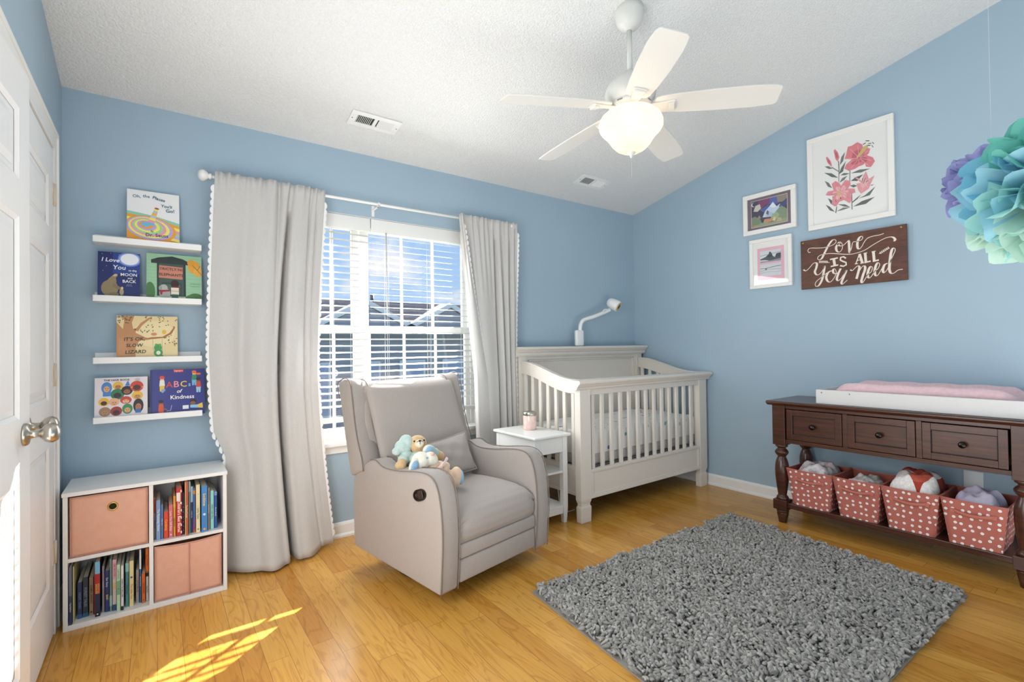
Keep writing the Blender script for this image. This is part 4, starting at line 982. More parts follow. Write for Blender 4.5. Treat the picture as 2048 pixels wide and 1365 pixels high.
# ------------------------------------------------------------ side table
NW = mat('white_lacquer', '#EDEDEA', .3)
nx0, nx1, ny0, ny1 = 1.925, 2.238, 2.405, 2.875
nt_ = thing('side_table', 'narrow white side table with drawer between armchair and crib', 'side table', ((nx0+nx1)/2, 2.64, 0))
MB().box(nx0, nx1, ny0, ny1, .580, .598).build('table_top', NW, nt_, bevel=.006, seg=3)
lx0, lx1, ly0, ly1 = nx0+.018, nx1-.016, ny0+.022, ny1-.015
for xa in (lx0, lx1-.038):
    for ya in (ly0, ly1-.038):
        b = MB(); b.box(xa, xa+.038, ya, ya+.038, .10, .580); b.taper((xa+.006, xa+.032, ya+.006, ya+.032, 0), (xa, xa+.038, ya, ya+.038, .10)); b.build('leg', NW, nt_, bevel=.002)
b = MB(); b.box(lx0+.002, lx0+.016, ly0+.038, ly1-.038, .470, .580); b.box(lx1-.016, lx1-.002, ly0+.038, ly1-.038, .470, .580); b.box(lx0+.038, lx1-.038, ly1-.018, ly1-.004, .470, .580); b.build('apron', NW, nt_)
b = MB(); b.box(lx0+.040, lx1-.040, ly0+.003, ly0+.02, .475, .575); b.box(lx0+.045, lx1-.045, ly0+.02, ly1-.03, .485, .565); b.build('drawer', NW, nt_, bevel=.0015)
for z in (.335, .105):
    MB().box(lx0+.004, lx1-.004, ly0+.006, ly1-.006, z, z+.014).build('lower_shelf', NW, nt_, bevel=.002)
b = MB(); b.box(lx0+.038, lx1-.038, ly0+.008, ly0+.022, .065, .105); b.box(lx0+.006, lx0+.02, ly0+.038, ly1-.038, .065, .105); b.box(lx1-.02, lx1-.006, ly0+.038, ly1-.038, .065, .105); b.build('bottom_rail', NW, nt_)
MB().box(lx0+.038, lx1-.038, ly1-.012, ly1-.006, .15, .47).build('back_panel', NW, nt_)

# candle jar
jx, jy, jz = 2.112, 2.690, .598
jar = thing('candle_jar', 'pink candle jar with silver lid on the white side table', 'candle', (jx, jy, jz))
g = Nodes('pink_candle_glass'); g.L.new(g.ramp(g.noise(g.coord(), 24, 4), [(.3, '#E3B9AE'), (.65, '#F1D6CB')]), g.b.inputs['Base Color']); g.b.inputs['Roughness'].default_value = .12; g.b.inputs['Coat Weight'].default_value = .6
MB().lathe([(.041, 0), (.0455, .006), (.0465, .02), (.0465, .098), (.0455, .102), (.044, .104)], c=(jx, jy, jz), n=36).build('jar', g.m, jar)
MB().lathe([(.0475, .100), (.0485, .102), (.0485, .122), (.047, .125), (.030, .126), (.029, .123), (0, .123)], c=(jx, jy, jz), n=36, close=False).build('lid', STEEL, jar)

# ------------------------------------------------------------ crib
CW = mat('warm_white_crib_paint', '#E3DBD0', .38)
cx0, cx1, cy0, cy1 = 2.262, 3.722, 2.340, 3.068
crib = thing('crib', 'white baby crib with panelled headboard in the right corner', 'crib', ((cx0+cx1)/2, 2.70, 0))
# front posts
for xa, xb in ((cx0, cx0+.098), (cx1-.098, cx1)):
    b = MB(); b.box(xa, xb, cy0, cy0+.055, .150, .905)
    b.taper((xa+.006, xb-.006, cy0+.006, cy0+.049, .128), (xa, xb, cy0, cy0+.055, .150)); b.box(xa+.008, xb-.008, cy0+.008, cy0+.047, .112, .128)
    b.taper((xa+.002, xb-.002, cy0+.002, cy0+.053, .100), (xa+.008, xb-.008, cy0+.008, cy0+.047, .112)); b.taper((xa+.004, xb-.004, cy0+.004, cy0+.051, 0), (xa+.002, xb-.002, cy0+.002, cy0+.053, .100))
    b.build('front_post', CW, crib, bevel=.0025)
capp = [(.0, .885), (-.010, .890), (-.012, .902), (-.022, .910), (-.030, .922), (-.038, .926), (-.040, .936), (-.036, .947), (-.028, .950), (.078, .950), (.084, .945), (.084, .935), (.055, .925), (.055, .885)]
MB().prism(capp, lambda a, z, t: Vector((t, cy0+a, z)), cx0-.038, cx1+.034).build('front_cap_rail', CW, crib, bevel=.002)
MB().box(cx0+.098, cx1-.098, cy0+.010, cy0+.042, .845, .89).build('front_top_rail', CW, crib, bevel=.003)
b = MB(); b.box(cx0+.098, cx1-.098, cy0+.012, cy0+.040, .151, .343)
x0, x1 = cx0+.098, cx1-.098
for q in ((x0, x1, .325, .345), (x0, x1, .150, .172), (x0, x0+.022, .172, .325), (x1-.022, x1, .172, .325)): b.box(q[0], q[1], cy0+.003, cy0+.014, q[2], q[3])
for q in ((x0+.022, x1-.022, .317, .325), (x0+.022, x1-.022, .172, .180), (x0+.022, x0+.030, .180, .317), (x1-.030, x1-.022, .180, .317)): b.box(q[0], q[1], cy0+.008, cy0+.014, q[2], q[3])
b.build('front_lower_panel', CW, crib, bevel=.002)
for k in range(13):
    x = 2.399 + k*.0947
    MB().box(x-.015, x+.015, cy0+.017, cy0+.035, .340, .850).build('slat', CW, crib, bevel=.003)
# headboard
for xa, xb in ((cx0, cx0+.075), (cx1-.075, cx1)): MB().box(xa, xb, cy1-.06, cy1, 0, 1.115).build('head_post', CW, crib, bevel=.002)
b = MB(); b.box(cx0+.07, cx1-.07, cy1-.035, cy1-.012, .42, 1.115); b.box(cx0+.07, cx1-.07, cy1-.052, cy1-.012, 1.075, 1.115); b.box(cx0+.07, cx1-.07, cy1-.052, cy1-.012, .42, .50)
for xa, xb in ((cx0+.07, cx0+.098), (cx1-.098, cx1-.07)): b.box(xa, xb, cy1-.050, cy1-.012, .45, 1.1)
for q in ((cx0+.098, cx1-.098, 1.060, 1.075), (cx0+.098, cx0+.113, .5, 1.07), (cx1-.113, cx1-.098, .5, 1.07)): b.box(q[0], q[1], cy1-.043, cy1-.012, q[2], q[3])
b.build('headboard', CW, crib, bevel=.002)
hc = [(-.006, 1.100), (-.014, 1.112), (-.016, 1.128), (-.030, 1.140), (-.036, 1.150), (-.046, 1.156), (-.048, 1.168), (-.042, 1.176), (.062, 1.176), (.062, 1.1)]
MB().prism(hc, lambda a, z, t: Vector((t, cy1-.062+a, z)), cx0-.035, cx1+.036).build('head_cap_rail', CW, crib, bevel=.002)
# sides
def sidetop(y):
    t = (y-cy0)/(cy1-cy0)
    s = min(1, max(0, (t-.12)/.78)); return .948 + .112*(s*s*(3-2*s))
for xs, nm in ((cx0+.022, 'side'), (cx1-.055, 'side')):
    N_ = 18; ys = [cy0+.03 + (cy1-.06-cy0-.03)*i/N_ for i in range(N_+1)]
    poly = [(y, sidetop(y)) for y in ys] + [(y, sidetop(y)-.088-.012*math.sin((y-cy0)/.7*PI)) for y in reversed(ys)]
    b = MB(); b.prism(poly, lambda a, z, t: Vector((t, a, z)), xs, xs+.033)
    poly = [(y, sidetop(y)+.004) for y in ys] + [(y, sidetop(y)-.008) for y in reversed(ys)]
    b.prism(poly, lambda a, z, t: Vector((t, a, z)), xs-.006, xs+.039)
    b.build('curved_side_rail', CW, crib, bevel=.003)
    b = MB(); b.box(xs+.006, xs+.027, cy0+.05, cy1-.055, .165, .360)
    for q in ((cy0+.05, cy1-.055, .34, .362), (cy0+.05, cy1-.055, .165, .188)): b.box(xs+.0, xs+.033, q[0], q[1], q[2], q[3])
    b.build('side_lower_panel', CW, crib, bevel=.002)
    for k in range(7):
        y = cy0 + .105 + k*.0875
        MB().box(xs+.008, xs+.026, y-.015, y+.015, .355, sidetop(y)-.08).build('slat', CW, crib, bevel=.003)
MB().box(cx0+.06, cx1-.06, cy0+.05, cy1-.06, .335, .352).build('mattress_support', mat('grey_deck', '#77726C', .7), crib)
# mattress with speckled sheet
def m_sheet():
    g = Nodes('white_sheet_with_motifs'); v = g.coord()
    vo = g.n('ShaderNodeTexVoronoi'); vo.inputs['Scale'].default_value = 13; vo.inputs['Randomness'].default_value = .8; g.L.new(v, vo.inputs['Vector'])
    dot = g.math('LESS_THAN', vo.outputs['Distance'], .19)
    hsv = g.n('ShaderNodeSeparateColor'); g.L.new(vo.outputs['Color'], hsv.inputs[0])
    c = g.ramp(hsv.outputs[0], [(0, '#7F93B8'), (.3, '#8FBFA8'), (.55, '#D9866A'), (.75, '#B7C4A0'), (1, '#7A6FA8')])
    g.L.new(g.mixc(dot, '#EFEBE6', c), g.b.inputs['Base Color']); g.b.inputs['Roughness'].default_value = .9
    g.bump(g.noise(v, 18, 3), .25, .01); return g.m
def m_mattress():
    g = Nodes('grey_mattress_cover'); v = g.coord()
    vo = g.n('ShaderNodeTexVoronoi'); vo.inputs['Scale'].default_value = 70; g.L.new(v, vo.inputs['Vector'])
    g.L.new(g.mixc(g.math('LESS_THAN', vo.outputs['Distance'], .25), '#C9C2BC', '#8E8A88'), g.b.inputs['Base Color']); g.b.inputs['Roughness'].default_value = .9; return g.m
mt = thing('crib_mattress', 'crib mattress in a white sheet with small colourful motifs', 'mattress', ((cx0+cx1)/2, 2.7, .352))
MB().rbox(cx0+.075, cx1-.075, cy0+.062, cy1-.068, .352, .455, .02).build('mattress_core', m_mattress(), mt)
def sheetf(u, v):
    x0_, x1_, y0_, y1_ = cx0+.070, cx1-.070, cy0+.057, cy1-.064
    a, b_ = 2*u-1, 2*v-1
    r = .86
    ex = max(0, (abs(a)-r)/(1-r)); ey = max(0, (abs(b_)-r)/(1-r))
    px = (x0_+x1_)/2 + (x1_-x0_)/2*math.copysign(min(1, abs(a)/r if ex == 0 else 1), a); py = (y0_+y1_)/2 + (y1_-y0_)/2*math.copysign(min(1, abs(b_)/r if ey == 0 else 1), b_)
    rnd = .028
    e = max(ex, ey); z = .592 - .145*e + .004*math.sin(px*17)*math.sin(py*13)
    dx = (1-abs(px-(x0_+x1_)/2)/((x1_-x0_)/2))*((x1_-x0_)/2); dy = (1-abs(py-(y0_+y1_)/2)/((y1_-y0_)/2))*((y1_-y0_)/2)
    dd = min(dx, dy)
    if e == 0 and dd < rnd*1.6: z -= .018*(1-dd/(rnd*1.6))**2
    if e > 0: z -= .016; 
    if e > 0:
        w = .004*math.sin((px+py)*60)*e
        if ey >= ex: py += w*(1 if b_ > 0 else -1)*.5
        else: px += w*.5
    return Vector((px, py, z))
MB().grid(sheetf, 70, 44).build('fitted_sheet', m_sheet(), mt)

# baby monitor camera standing on the headboard
MW = mat('white_plastic', '#F0F0EE', .3)
mon = thing('baby_monitor', 'white baby monitor camera on a bent arm above the crib headboard', 'camera', (2.930, 3.035, 1.176))
MB().rbox(2.886, 2.976, 3.012, 3.050, 1.1765, 1.315, .016).build('monitor_base', MW, mon)
MB().tube(smooth_path([(2.945, 3.035, 1.28), (2.948, 3.035, 1.33), (2.953, 3.034, 1.36), (2.968, 3.03, 1.390), (3.00, 3.025, 1.408), (3.08, 3.01, 1.430), (3.165, 3.0, 1.458), (3.235, 2.995, 1.482), (3.27, 2.99, 1.497)], 5), .0165, 14).build('arm', MW, mon)
MB().tube(smooth_path([(3.175, 2.985, 1.470), (3.185, 2.98, 1.492), (3.215, 2.975, 1.500), (3.25, 2.98, 1.498)], 4), .004, 6).build('cable', MW, mon)
HMx = Matrix.Translation((3.315, 2.985, 1.545)) @ Matrix.Rotation(math.radians(35), 4, 'Z') @ Matrix.Rotation(math.radians(112), 4, 'Y')
# head is a short bell, lens end pointing down and into the room
hp = [(.0, -.062), (.026, -.058), (.040, -.042), (.047, -.015), (.050, .02), (.049, .045), (.045, .052), (.040, .053)]
D_ = Vector((.34, -.80, -.48)).normalized(); Q_ = Matrix.Translation((3.318, 2.985, 1.550)) @ D_.to_track_quat('Z', 'Y').to_matrix().to_4x4()
MB().lathe(hp, n=28, M=Q_, close=False).build('camera_head', MW, mon)
MB().lathe([(.0405, .0525), (.036, .056), (.022, .058), (.020, .056)], n=28, M=Q_, close=False).build('lens_ring', mat('yellow_plastic', '#D9AE5A', .4), mon)
MB().lathe([(.0205, .0565), (.012, .060), (0, .061)], n=20, M=Q_, close=False).build('lens', mat('lens_dark', '#2A2622', .1), mon)

# loose white cord on the floor under the crib
cord = MB().tube(smooth_path([(2.300, 2.62, .23), (2.297, 2.605, .12), (2.300, 2.59, .05), (2.325, 2.575, .012), (2.37, 2.57, .005), (2.42, 2.575, .005)], 6), .0035, 6).build('power_cord', MW)
tag(cord, 'thin white power cord hanging to the floor behind the crib front post', 'cord')

# ------------------------------------------------------------ console table
def m_dark():
    g = Nodes('walnut_stain'); v = g.coord('Object', (6, 1.2, 9))
    n = g.noise(v, 5, 4, .6, .8); f = g.noise(g.coord('Object', (60, 4, 90)), 1, 3)
    c = g.mixc(.55, g.ramp(n, [(.25, '#33190F'), (.55, '#4A2617'), (.8, '#5A301E')]), g.ramp(f, [(.3, '#27120B'), (.7, '#593120')]))
    g.L.new(c, g.b.inputs['Base Color']); g.b.inputs['Roughness'].default_value = .3; g.b.inputs['Coat Weight'].default_value = .25; g.b.inputs['Coat Roughness'].default_value = .2
    g.bump(f, .06, .001); return g.m
DARK = m_dark(); GROOVE = mat('dark_groove', '#170B07', .6)
kx0, kx1, ky0, ky1 = 3.300, 3.735, .400, 1.600
con = thing('console_table', 'dark walnut console table with three drawers along the right wall', 'console table', ((kx0+kx1)/2, 1.0, 0))
b = MB(); b.prism([(-.026, .786), (-.026, .795), (-.020, .801), (kx1-kx0+.005, .801), (kx1-kx0+.005, .772), (-.008, .772), (-.014, .778)], lambda a, z, t: Vector((kx0+a, t, z)), ky0-.028, ky1+.028)
b.build('table_top', DARK, con, bevel=.003)
def turned(x, y):
    b = MB(); h = .039
    b.box(x-h, x+h, y-h, y+h, .512, .772)
    b.lathe([(.036, .512), (.038, .505), (.036, .498), (.026, .493), (.024, .485), (.032, .478), (.0405, .466), (.0405, .456), (.033, .444), (.024, .434), (.027, .425), (.033, .410), (.040, .380), (.042, .345), (.040, .300), (.034, .240), (.028, .200), (.025, .180), (.032, .172), (.036, .165), (.036, .152)], c=(x, y, 0), n=28)
    b.box(x-h-.003, x+h+.003, y-h-.003, y+h+.003, .088, .152)
    b.lathe([(.030, .088), (.037, .080), (.037, .072), (.033, .066), (.035, .060), (.024, .0)], c=(x, y, 0), n=24)
    return b.build('leg', DARK, con, bevel=.002)
for x in (kx0+.039, kx1-.042):
    for y in (ky0+.041, ky1-.041): turned(x, y)
ly0, ly1 = ky0+.080, ky1-.080
b = MB(); b.box(kx0+.012, kx0+.034, ly0, ly1, .752, .772); b.box(kx0+.012, kx0+.034, ly0, ly1, .528, .552)
for y in (1.181, .832): b.box(kx0+.012, kx0+.034, y-.013, y+.013, .552, .752)
b.box(kx1-.03, kx1-.012, ly0, ly1, .528, .772)
for y in (ky0+.015, ky1-.035): b.box(kx0+.07, kx1-.07, y, y+.020, .528, .772)
b.box(kx0+.04, kx1-.03, ly0-.02, ly1+.02, .528, .538)
b.build('frame', DARK, con, bevel=.002)
KN = mat('dark_pewter', '#3B3733', .25, 1)
for ya, yb in ((1.196, 1.512), (.847, 1.166), (.490, .817)):
    d = MB(); x = kx0+.006; w = .036
    d.box(x+.010, x+.024, ya, yb, .556, .748); d.box(x+.024, kx1-.06, ya+.01, yb-.01, .560, .740)
    for q in ((ya+w, yb-w, .748-w, .748), (ya+w, yb-w, .556, .556+w), (ya, ya+w, .556, .748), (yb-w, yb, .556, .748)): d.box(x, x+.012, q[0], q[1], q[2], q[3])
    dr = d.build('drawer', DARK, con, bevel=.002)
    g_ = MB()
    for q in ((ya+w, yb-w, .748-w-.004, .748-w), (ya+w, yb-w, .556+w, .556+w+.004), (ya+w, ya+w+.004, .556+w, .748-w), (yb-w-.004, yb-w, .556+w, .748-w)): g_.box(x+.0075, x+.0102, q[0], q[1], q[2], q[3])
    g_.build('panel_groove', GROOVE, dr)
    KM = Matrix.Translation((x+.010, (ya+yb)/2, .652)) @ Matrix.Rotation(-PI/2, 4, 'Y')
    MB().lathe([(.010, 0), (.0105, .003), (.006, .008), (.006, .014), (.012, .017), (.0165, .022), (.0165, .027), (.011, .032), (0, .034)], n=22, M=KM, close=False).build('knob', KN, dr)
b = MB(); b.box(kx0+.016, kx1-.02, ky0+.06, ky1-.06, .104, .137); b.build('lower_shelf', DARK, con, bevel=.004)

# changing tray and pad
tray = thing('changing_tray', 'white wooden changing tray lying on the dark console table', 'tray', (3.52, .90, .801))
TW = mat('tray_white', '#D6D4D2', .4)
tx0, tx1, ty0, ty1, tz = 3.318, 3.715, .405, 1.338, .8015
for q in ((tx0, tx0+.016, ty0, ty1), (tx1-.016, tx1, ty0, ty1), (tx0+.016, tx1-.016, ty0, ty0+.016), (tx0+.016, tx1-.016, ty1-.016, ty1)):
    MB().box(q[0], q[1], q[2], q[3], tz, tz+.088).build('tray_side', TW, tray, bevel=.004, seg=3)
MB().box(tx0+.01, tx1-.01, ty0+.01, ty1-.01, tz, tz+.008).build('tray_bottom', TW, tray)
for y in (1.305, 1.155): MB().lathe([(0, .0007), (.004, .0007), (.004, 0)], n=10, M=Matrix.Translation((tx0, y, tz+.070)) @ Matrix.Rotation(-PI/2, 4, 'Y'), close=False).build('screw', mat('screw_grey', '#8A8A86', .4, .5), tray)
def m_padc():
    g = Nodes('pink_terry'); v = g.coord(); g.L.new(g.ramp(g.noise(v, 60, 3), [(.3, '#DDB9C0'), (.7, '#E6C6CB')]), g.b.inputs['Base Color']); g.b.inputs['Roughness'].default_value = .95; g.b.inputs['Sheen Weight'].default_value = .4
    g.bump(g.noise(v, 500, 3), .4, .002); return g.m
def padf(u, v):
    y = .430 + (1.275-.430)*v; a = 2*u-1
    hump = .045*math.exp(-((abs(a)-.80)/.22)**2)
    e = min(1, min(v, 1-v)/.12); ee = math.sin(e*PI/2)
    z = tz + .010 + (.070 + hump + .012*abs(a))*(.35+.65*ee)
    x = (tx0+tx1)/2 + a*(.172 - .03*(1-ee))
    if abs(a) > .93: z -= (abs(a)-.93)/.07*.05
    z += .0025*math.sin(y*38+a*3)
    return Vector((x, y, z))
pad = MB().grid(padf, 36, 50).build('changing_pad', m_padc(), mods=[SOLID(.01, -1)])
tag(pad, 'pink terry contoured changing pad inside the white tray', 'changing pad')

# polka dot baskets
def m_dots():
    g = Nodes('coral_polka_dot_fabric'); tc = g.n('ShaderNodeTexCoord'); sp = g.n('ShaderNodeSeparateXYZ'); g.L.new(tc.outputs['UV'], sp.inputs[0])
    cb = g.n('ShaderNodeCombineXYZ'); g.L.new(sp.outputs[0], cb.inputs[0]); g.L.new(sp.outputs[1], cb.inputs[1])
    vo = g.n('ShaderNodeTexVoronoi', voronoi_dimensions='2D'); vo.inputs['Scale'].default_value = 29; vo.inputs['Randomness'].default_value = .42; g.L.new(cb.outputs[0], vo.inputs['Vector'])
    d = g.math('LESS_THAN', vo.outputs['Distance'], .215); ring = g.math('LESS_THAN', vo.outputs['Distance'], .255)
    sep = g.n('ShaderNodeMapping'); 
    c = g.mixc(ring, '#B4675A', '#874841'); c = g.mixc(d, c, '#F0E2DA')
    g.L.new(c, g.b.inputs['Base Color']); g.b.inputs['Roughness'].default_value = .85; g.bump(g.noise(g.coord(), 700, 2), .15, .001); return g.m
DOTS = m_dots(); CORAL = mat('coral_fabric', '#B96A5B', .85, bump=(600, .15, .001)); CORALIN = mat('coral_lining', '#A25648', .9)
def basket(y1, y0, label):
    """y1 far (left) edge, y0 near (right) edge at the rim"""
    z0, z1 = .1375, .372; xa, xb = 3.292, 3.60; ins = .026
    t = thing('fabric_basket', label, 'basket', ((xa+xb)/2, (y0+y1)/2, z0), 0, 'coral polka dot baskets on the console shelf')
    top = [(xa, y0), (xa, y1), (xb, y1), (xb, y0)]; bot = [(xa+.034, y0+ins), (xa+.034, y1-ins), (xb-.01, y1-ins), (xb-.01, y0+ins)]
    b = MB()
    N_ = 8
    for i in range(4):
        j = (i+1) % 4
        A, B, Cc, D = (Vector((*bot[i], z0)), Vector((*bot[j], z0)), Vector((*top[j], z1)), Vector((*top[i], z1)))
        nrm = (B-A).cross(D-A).normalized()
        b.grid(lambda u, v: A*(1-u)*(1-v)+B*u*(1-v)+Cc*u*v+D*(1-u)*v + nrm*(.003*math.sin(PI*u)*math.sin(PI*v)) + Vector((0, 0, -.004*math.sin(PI*u)*v)), N_, N_)
    b.face([Vector((*p, z0)) for p in bot])
    bmesh.ops.remove_doubles(b.bm, verts=list(b.bm.verts), dist=.0005)
    b.build('basket_body', DOTS, t)
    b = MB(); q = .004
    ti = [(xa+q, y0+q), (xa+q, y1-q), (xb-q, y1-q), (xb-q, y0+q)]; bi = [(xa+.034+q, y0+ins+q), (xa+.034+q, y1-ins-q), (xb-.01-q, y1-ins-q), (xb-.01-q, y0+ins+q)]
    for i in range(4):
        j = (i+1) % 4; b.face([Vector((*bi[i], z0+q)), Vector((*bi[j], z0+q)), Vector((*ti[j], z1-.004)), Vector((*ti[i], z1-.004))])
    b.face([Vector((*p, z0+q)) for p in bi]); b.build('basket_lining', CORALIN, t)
    P = []
    for i in range(4):
        j = (i+1) % 4; A = Vector((*top[i], z1)); B = Vector((*top[j], z1))
        P += [A+(B-A)*k/8 + Vector((0, 0, -.004*math.sin(PI*k/8))) for k in range(8)]
    MB().tube(P, .0032, 6, closed=True).build('rim_binding', CORAL, t)
    yc = (y0+y1)/2; hz = z1-.060; hx = lambda z: xa + .034*(z1-z)/(z1-z0)
    b = MB(); n0 = 10
    def strap(u, v):
        s = (u-.5)*.150; bow = .014*math.sin(PI*u)**1; drop = .010*math.sin(PI*u)
        z = hz - drop + (v-.5)*.018
        return Vector((hx(z) - .004 - bow, yc - s*1.0, z))
    b.grid(strap, 16, 2); b.build('handle', CORAL, t, mods=[SOLID(.003)])
    for s in (-1, 1): MB().box(hx(hz)-.006, hx(hz)-.0015, yc+s*.078-.009, yc+s*.078+.009, hz-.010, hz+.010).build('handle_patch', CORAL, t)
    return t
Bk = [(1.510, 1.250), (1.244, 1.006), (1.002, .750), (.744, .494)]
basket(*Bk[0], 'leftmost coral polka dot basket, nearest the crib, holding a grey flowered blanket')
basket(*Bk[1], 'second coral polka dot basket from the crib, holding a low crumpled blanket')
basket(*Bk[2], 'third coral polka dot basket from the crib, holding a tall red and white quilt')
basket(*Bk[3], 'rightmost coral polka dot basket holding a smooth lilac blanket')
def m_print(name, cols, scale):
    g = Nodes(name); v = g.coord(); vo = g.n('ShaderNodeTexVoronoi'); vo.inputs['Scale'].default_value = scale; g.L.new(v, vo.inputs['Vector'])
    s = g.n('ShaderNodeSeparateColor'); g.L.new(vo.outputs['Color'], s.inputs[0]); c = g.ramp(s.outputs[0], cols)
    c = g.mixc(.35, c, g.ramp(g.noise(v, 30, 4), [(.35, '#8C8488'), (.65, '#F2EEEC')]))
    g.L.new(c, g.b.inputs['Base Color']); g.b.inputs['Roughness'].default_value = .9; g.bump(g.noise(v, 45, 4), .6, .01); return g.m
def mound(ya, yb, xa, xb, z0, zt, name, m, label, cat, seed, pw=2.6, wr=.008):
    r = random.Random(seed); ph = [r.uniform(0, 6) for _ in range(6)]
    def f(u, v):
        a, c = 2*u-1, 2*v-1; h = max(0, (1-abs(a)**pw)*(1-abs(c)**pw))**.42
        x = (xa+xb)/2+(xb-xa)/2*a*(.95+.05*h)+.010*math.sin(4*c+ph[4])*h; y = (ya+yb)/2+(yb-ya)/2*c*(.95+.05*h)+.008*math.sin(5*a+ph[5])*h
        w = wr*(math.sin(9*a+4*c+ph[0])*.6+math.sin(5*c-7*a+ph[1])*.5+math.sin(17*a+ph[2])*.25+math.sin(15*c+6*a+ph[3])*.3)
        return Vector((x, y, z0+(zt-z0)*h+w*h))
    b = MB(); b.grid(f, 34, 34)
    lo = lambda u, v: Vector((f(u, v).x, f(u, v).y, z0-.02))
    b.grid(lo, 6, 6)
    o = b.build(name, m); tag(o, label, cat); return o
mound(1.272, 1.490, 3.318, 3.585, .26, .400, 'folded_blanket', m_print('grey_floral_cotton', [(0, '#D6D2D2'), (.4, '#B9B2B8'), (.6, '#E6E0DE'), (.8, '#C99A9E'), (1, '#9AA08E')], 38), 'grey and white flowered blanket in the basket nearest the crib', 'blanket', 1, 4.0, .011)
mound(1.030, 1.215, 3.335, 3.58, .25, .368, 'crumpled_blanket', m_print('pale_floral_cotton', [(0, '#DAD2D0'), (.5, '#C4A9AE'), (.8, '#A9B09A'), (1, '#EFE9E6')], 45), 'small crumpled flowered blanket low in the second basket from the crib', 'blanket', 2, 3.4, .012)
mound(.518, .718, 3.325, 3.58, .25, .405, 'soft_blanket', mat('lilac_fleece', '#B9AFC4', .9, bump=(40, .5, .01), mix=('#CBC1D2', 9, .5)), 'smooth lilac blanket in the rightmost polka dot basket', 'blanket', 4, 3.0, .014)
def m_quilt():
    g = Nodes('patchwork_quilt'); v = g.coord('Object', (14, 14, 14), (0, 0, .5)); ch = g.n('ShaderNodeTexVoronoi'); ch.distance = 'CHEBYCHEV'; ch.inputs['Scale'].default_value = 1.1; ch.inputs['Randomness'].default_value = .1; g.L.new(v, ch.inputs['Vector'])
    s = g.n('ShaderNodeSeparateColor'); g.L.new(ch.outputs['Color'], s.inputs[0])
    c = g.ramp(s.outputs[0], [(0, '#E9E3DE'), (.40, '#E3D9D2'), (.42, '#A83A2A'), (.62, '#A83A2A'), (.64, '#EAE4E0'), (.80, '#D9C8C6'), (.82, '#B9533E')])
    c.node.color_ramp.interpolation = 'CONSTANT'
    c = g.mixc(.25, c, g.ramp(g.noise(g.coord(), 90, 3), [(.4, '#B0A49E'), (.6, '#FFFFFF')]), 'MULTIPLY')
    g.L.new(c, g.b.inputs['Base Color']); g.b.inputs['Roughness'].default_value = .9; g.bump(g.noise(g.coord(), 60, 3), .5, .008); return g.m
mound(.768, .985, 3.310, 3.585, .27, .452, 'patchwork_quilt', m_quilt(), 'red and white patchwork quilt bulging out of the third basket', 'quilt', 3, 4.5, .010)

# outlet plate on the wall under the console
op = MB().rbox(XR-.006, XR-.0002, .66, .745, .30, .435, .003).build('outlet_plate', mat('outlet_white', '#E4E4E2', .4))
tag(op, 'white outlet plate on the blue wall beneath the console', 'outlet')

# ------------------------------------------------------------ pictures on the right wall
FW = mat('frame_white', '#EDEBE6', .4)
def picture(y_l, y_r, z0, z1, fw, d, label, bg, shapes, mat_w=0, group='white framed pictures on the right wall'):
    """y_l > y_r because right in the photograph is towards -y"""
    t = thing('framed_picture', label, 'picture', (XR-d/2, (y_l+y_r)/2, z0), 0, group)
    X1 = XR-.002; X0 = X1-d
    b = MB()
    for q in ((y_r, y_l, z0, z0+fw), (y_r, y_l, z1-fw, z1), (y_r, y_r+fw, z0+fw, z1-fw), (y_l-fw, y_l, z0+fw, z1-fw)): b.box(X0, X1, q[0], q[1], q[2], q[3])
    b.build('frame', FW, t, bevel=.0025)
    MB().box(X1-d*.55, X1-.002, y_r+fw-.002, y_l-fw+.002, z0+fw-.002, z1-fw+.002).build('print', flat(bg, .6), t)
    F = frame_matrix((X1-d*.55, y_l, z0), (0, -1, 0), (0, 0, 1))
    decal(t, F, shapes, ('artwork', 'caption'), t=.00004)
    MB().box(X1-d*.55-.006, X1-d*.55-.004, y_r+fw-.003, y_l-fw+.003, z0+fw-.003, z1-fw+.003).build('glazing', GLASS, t)
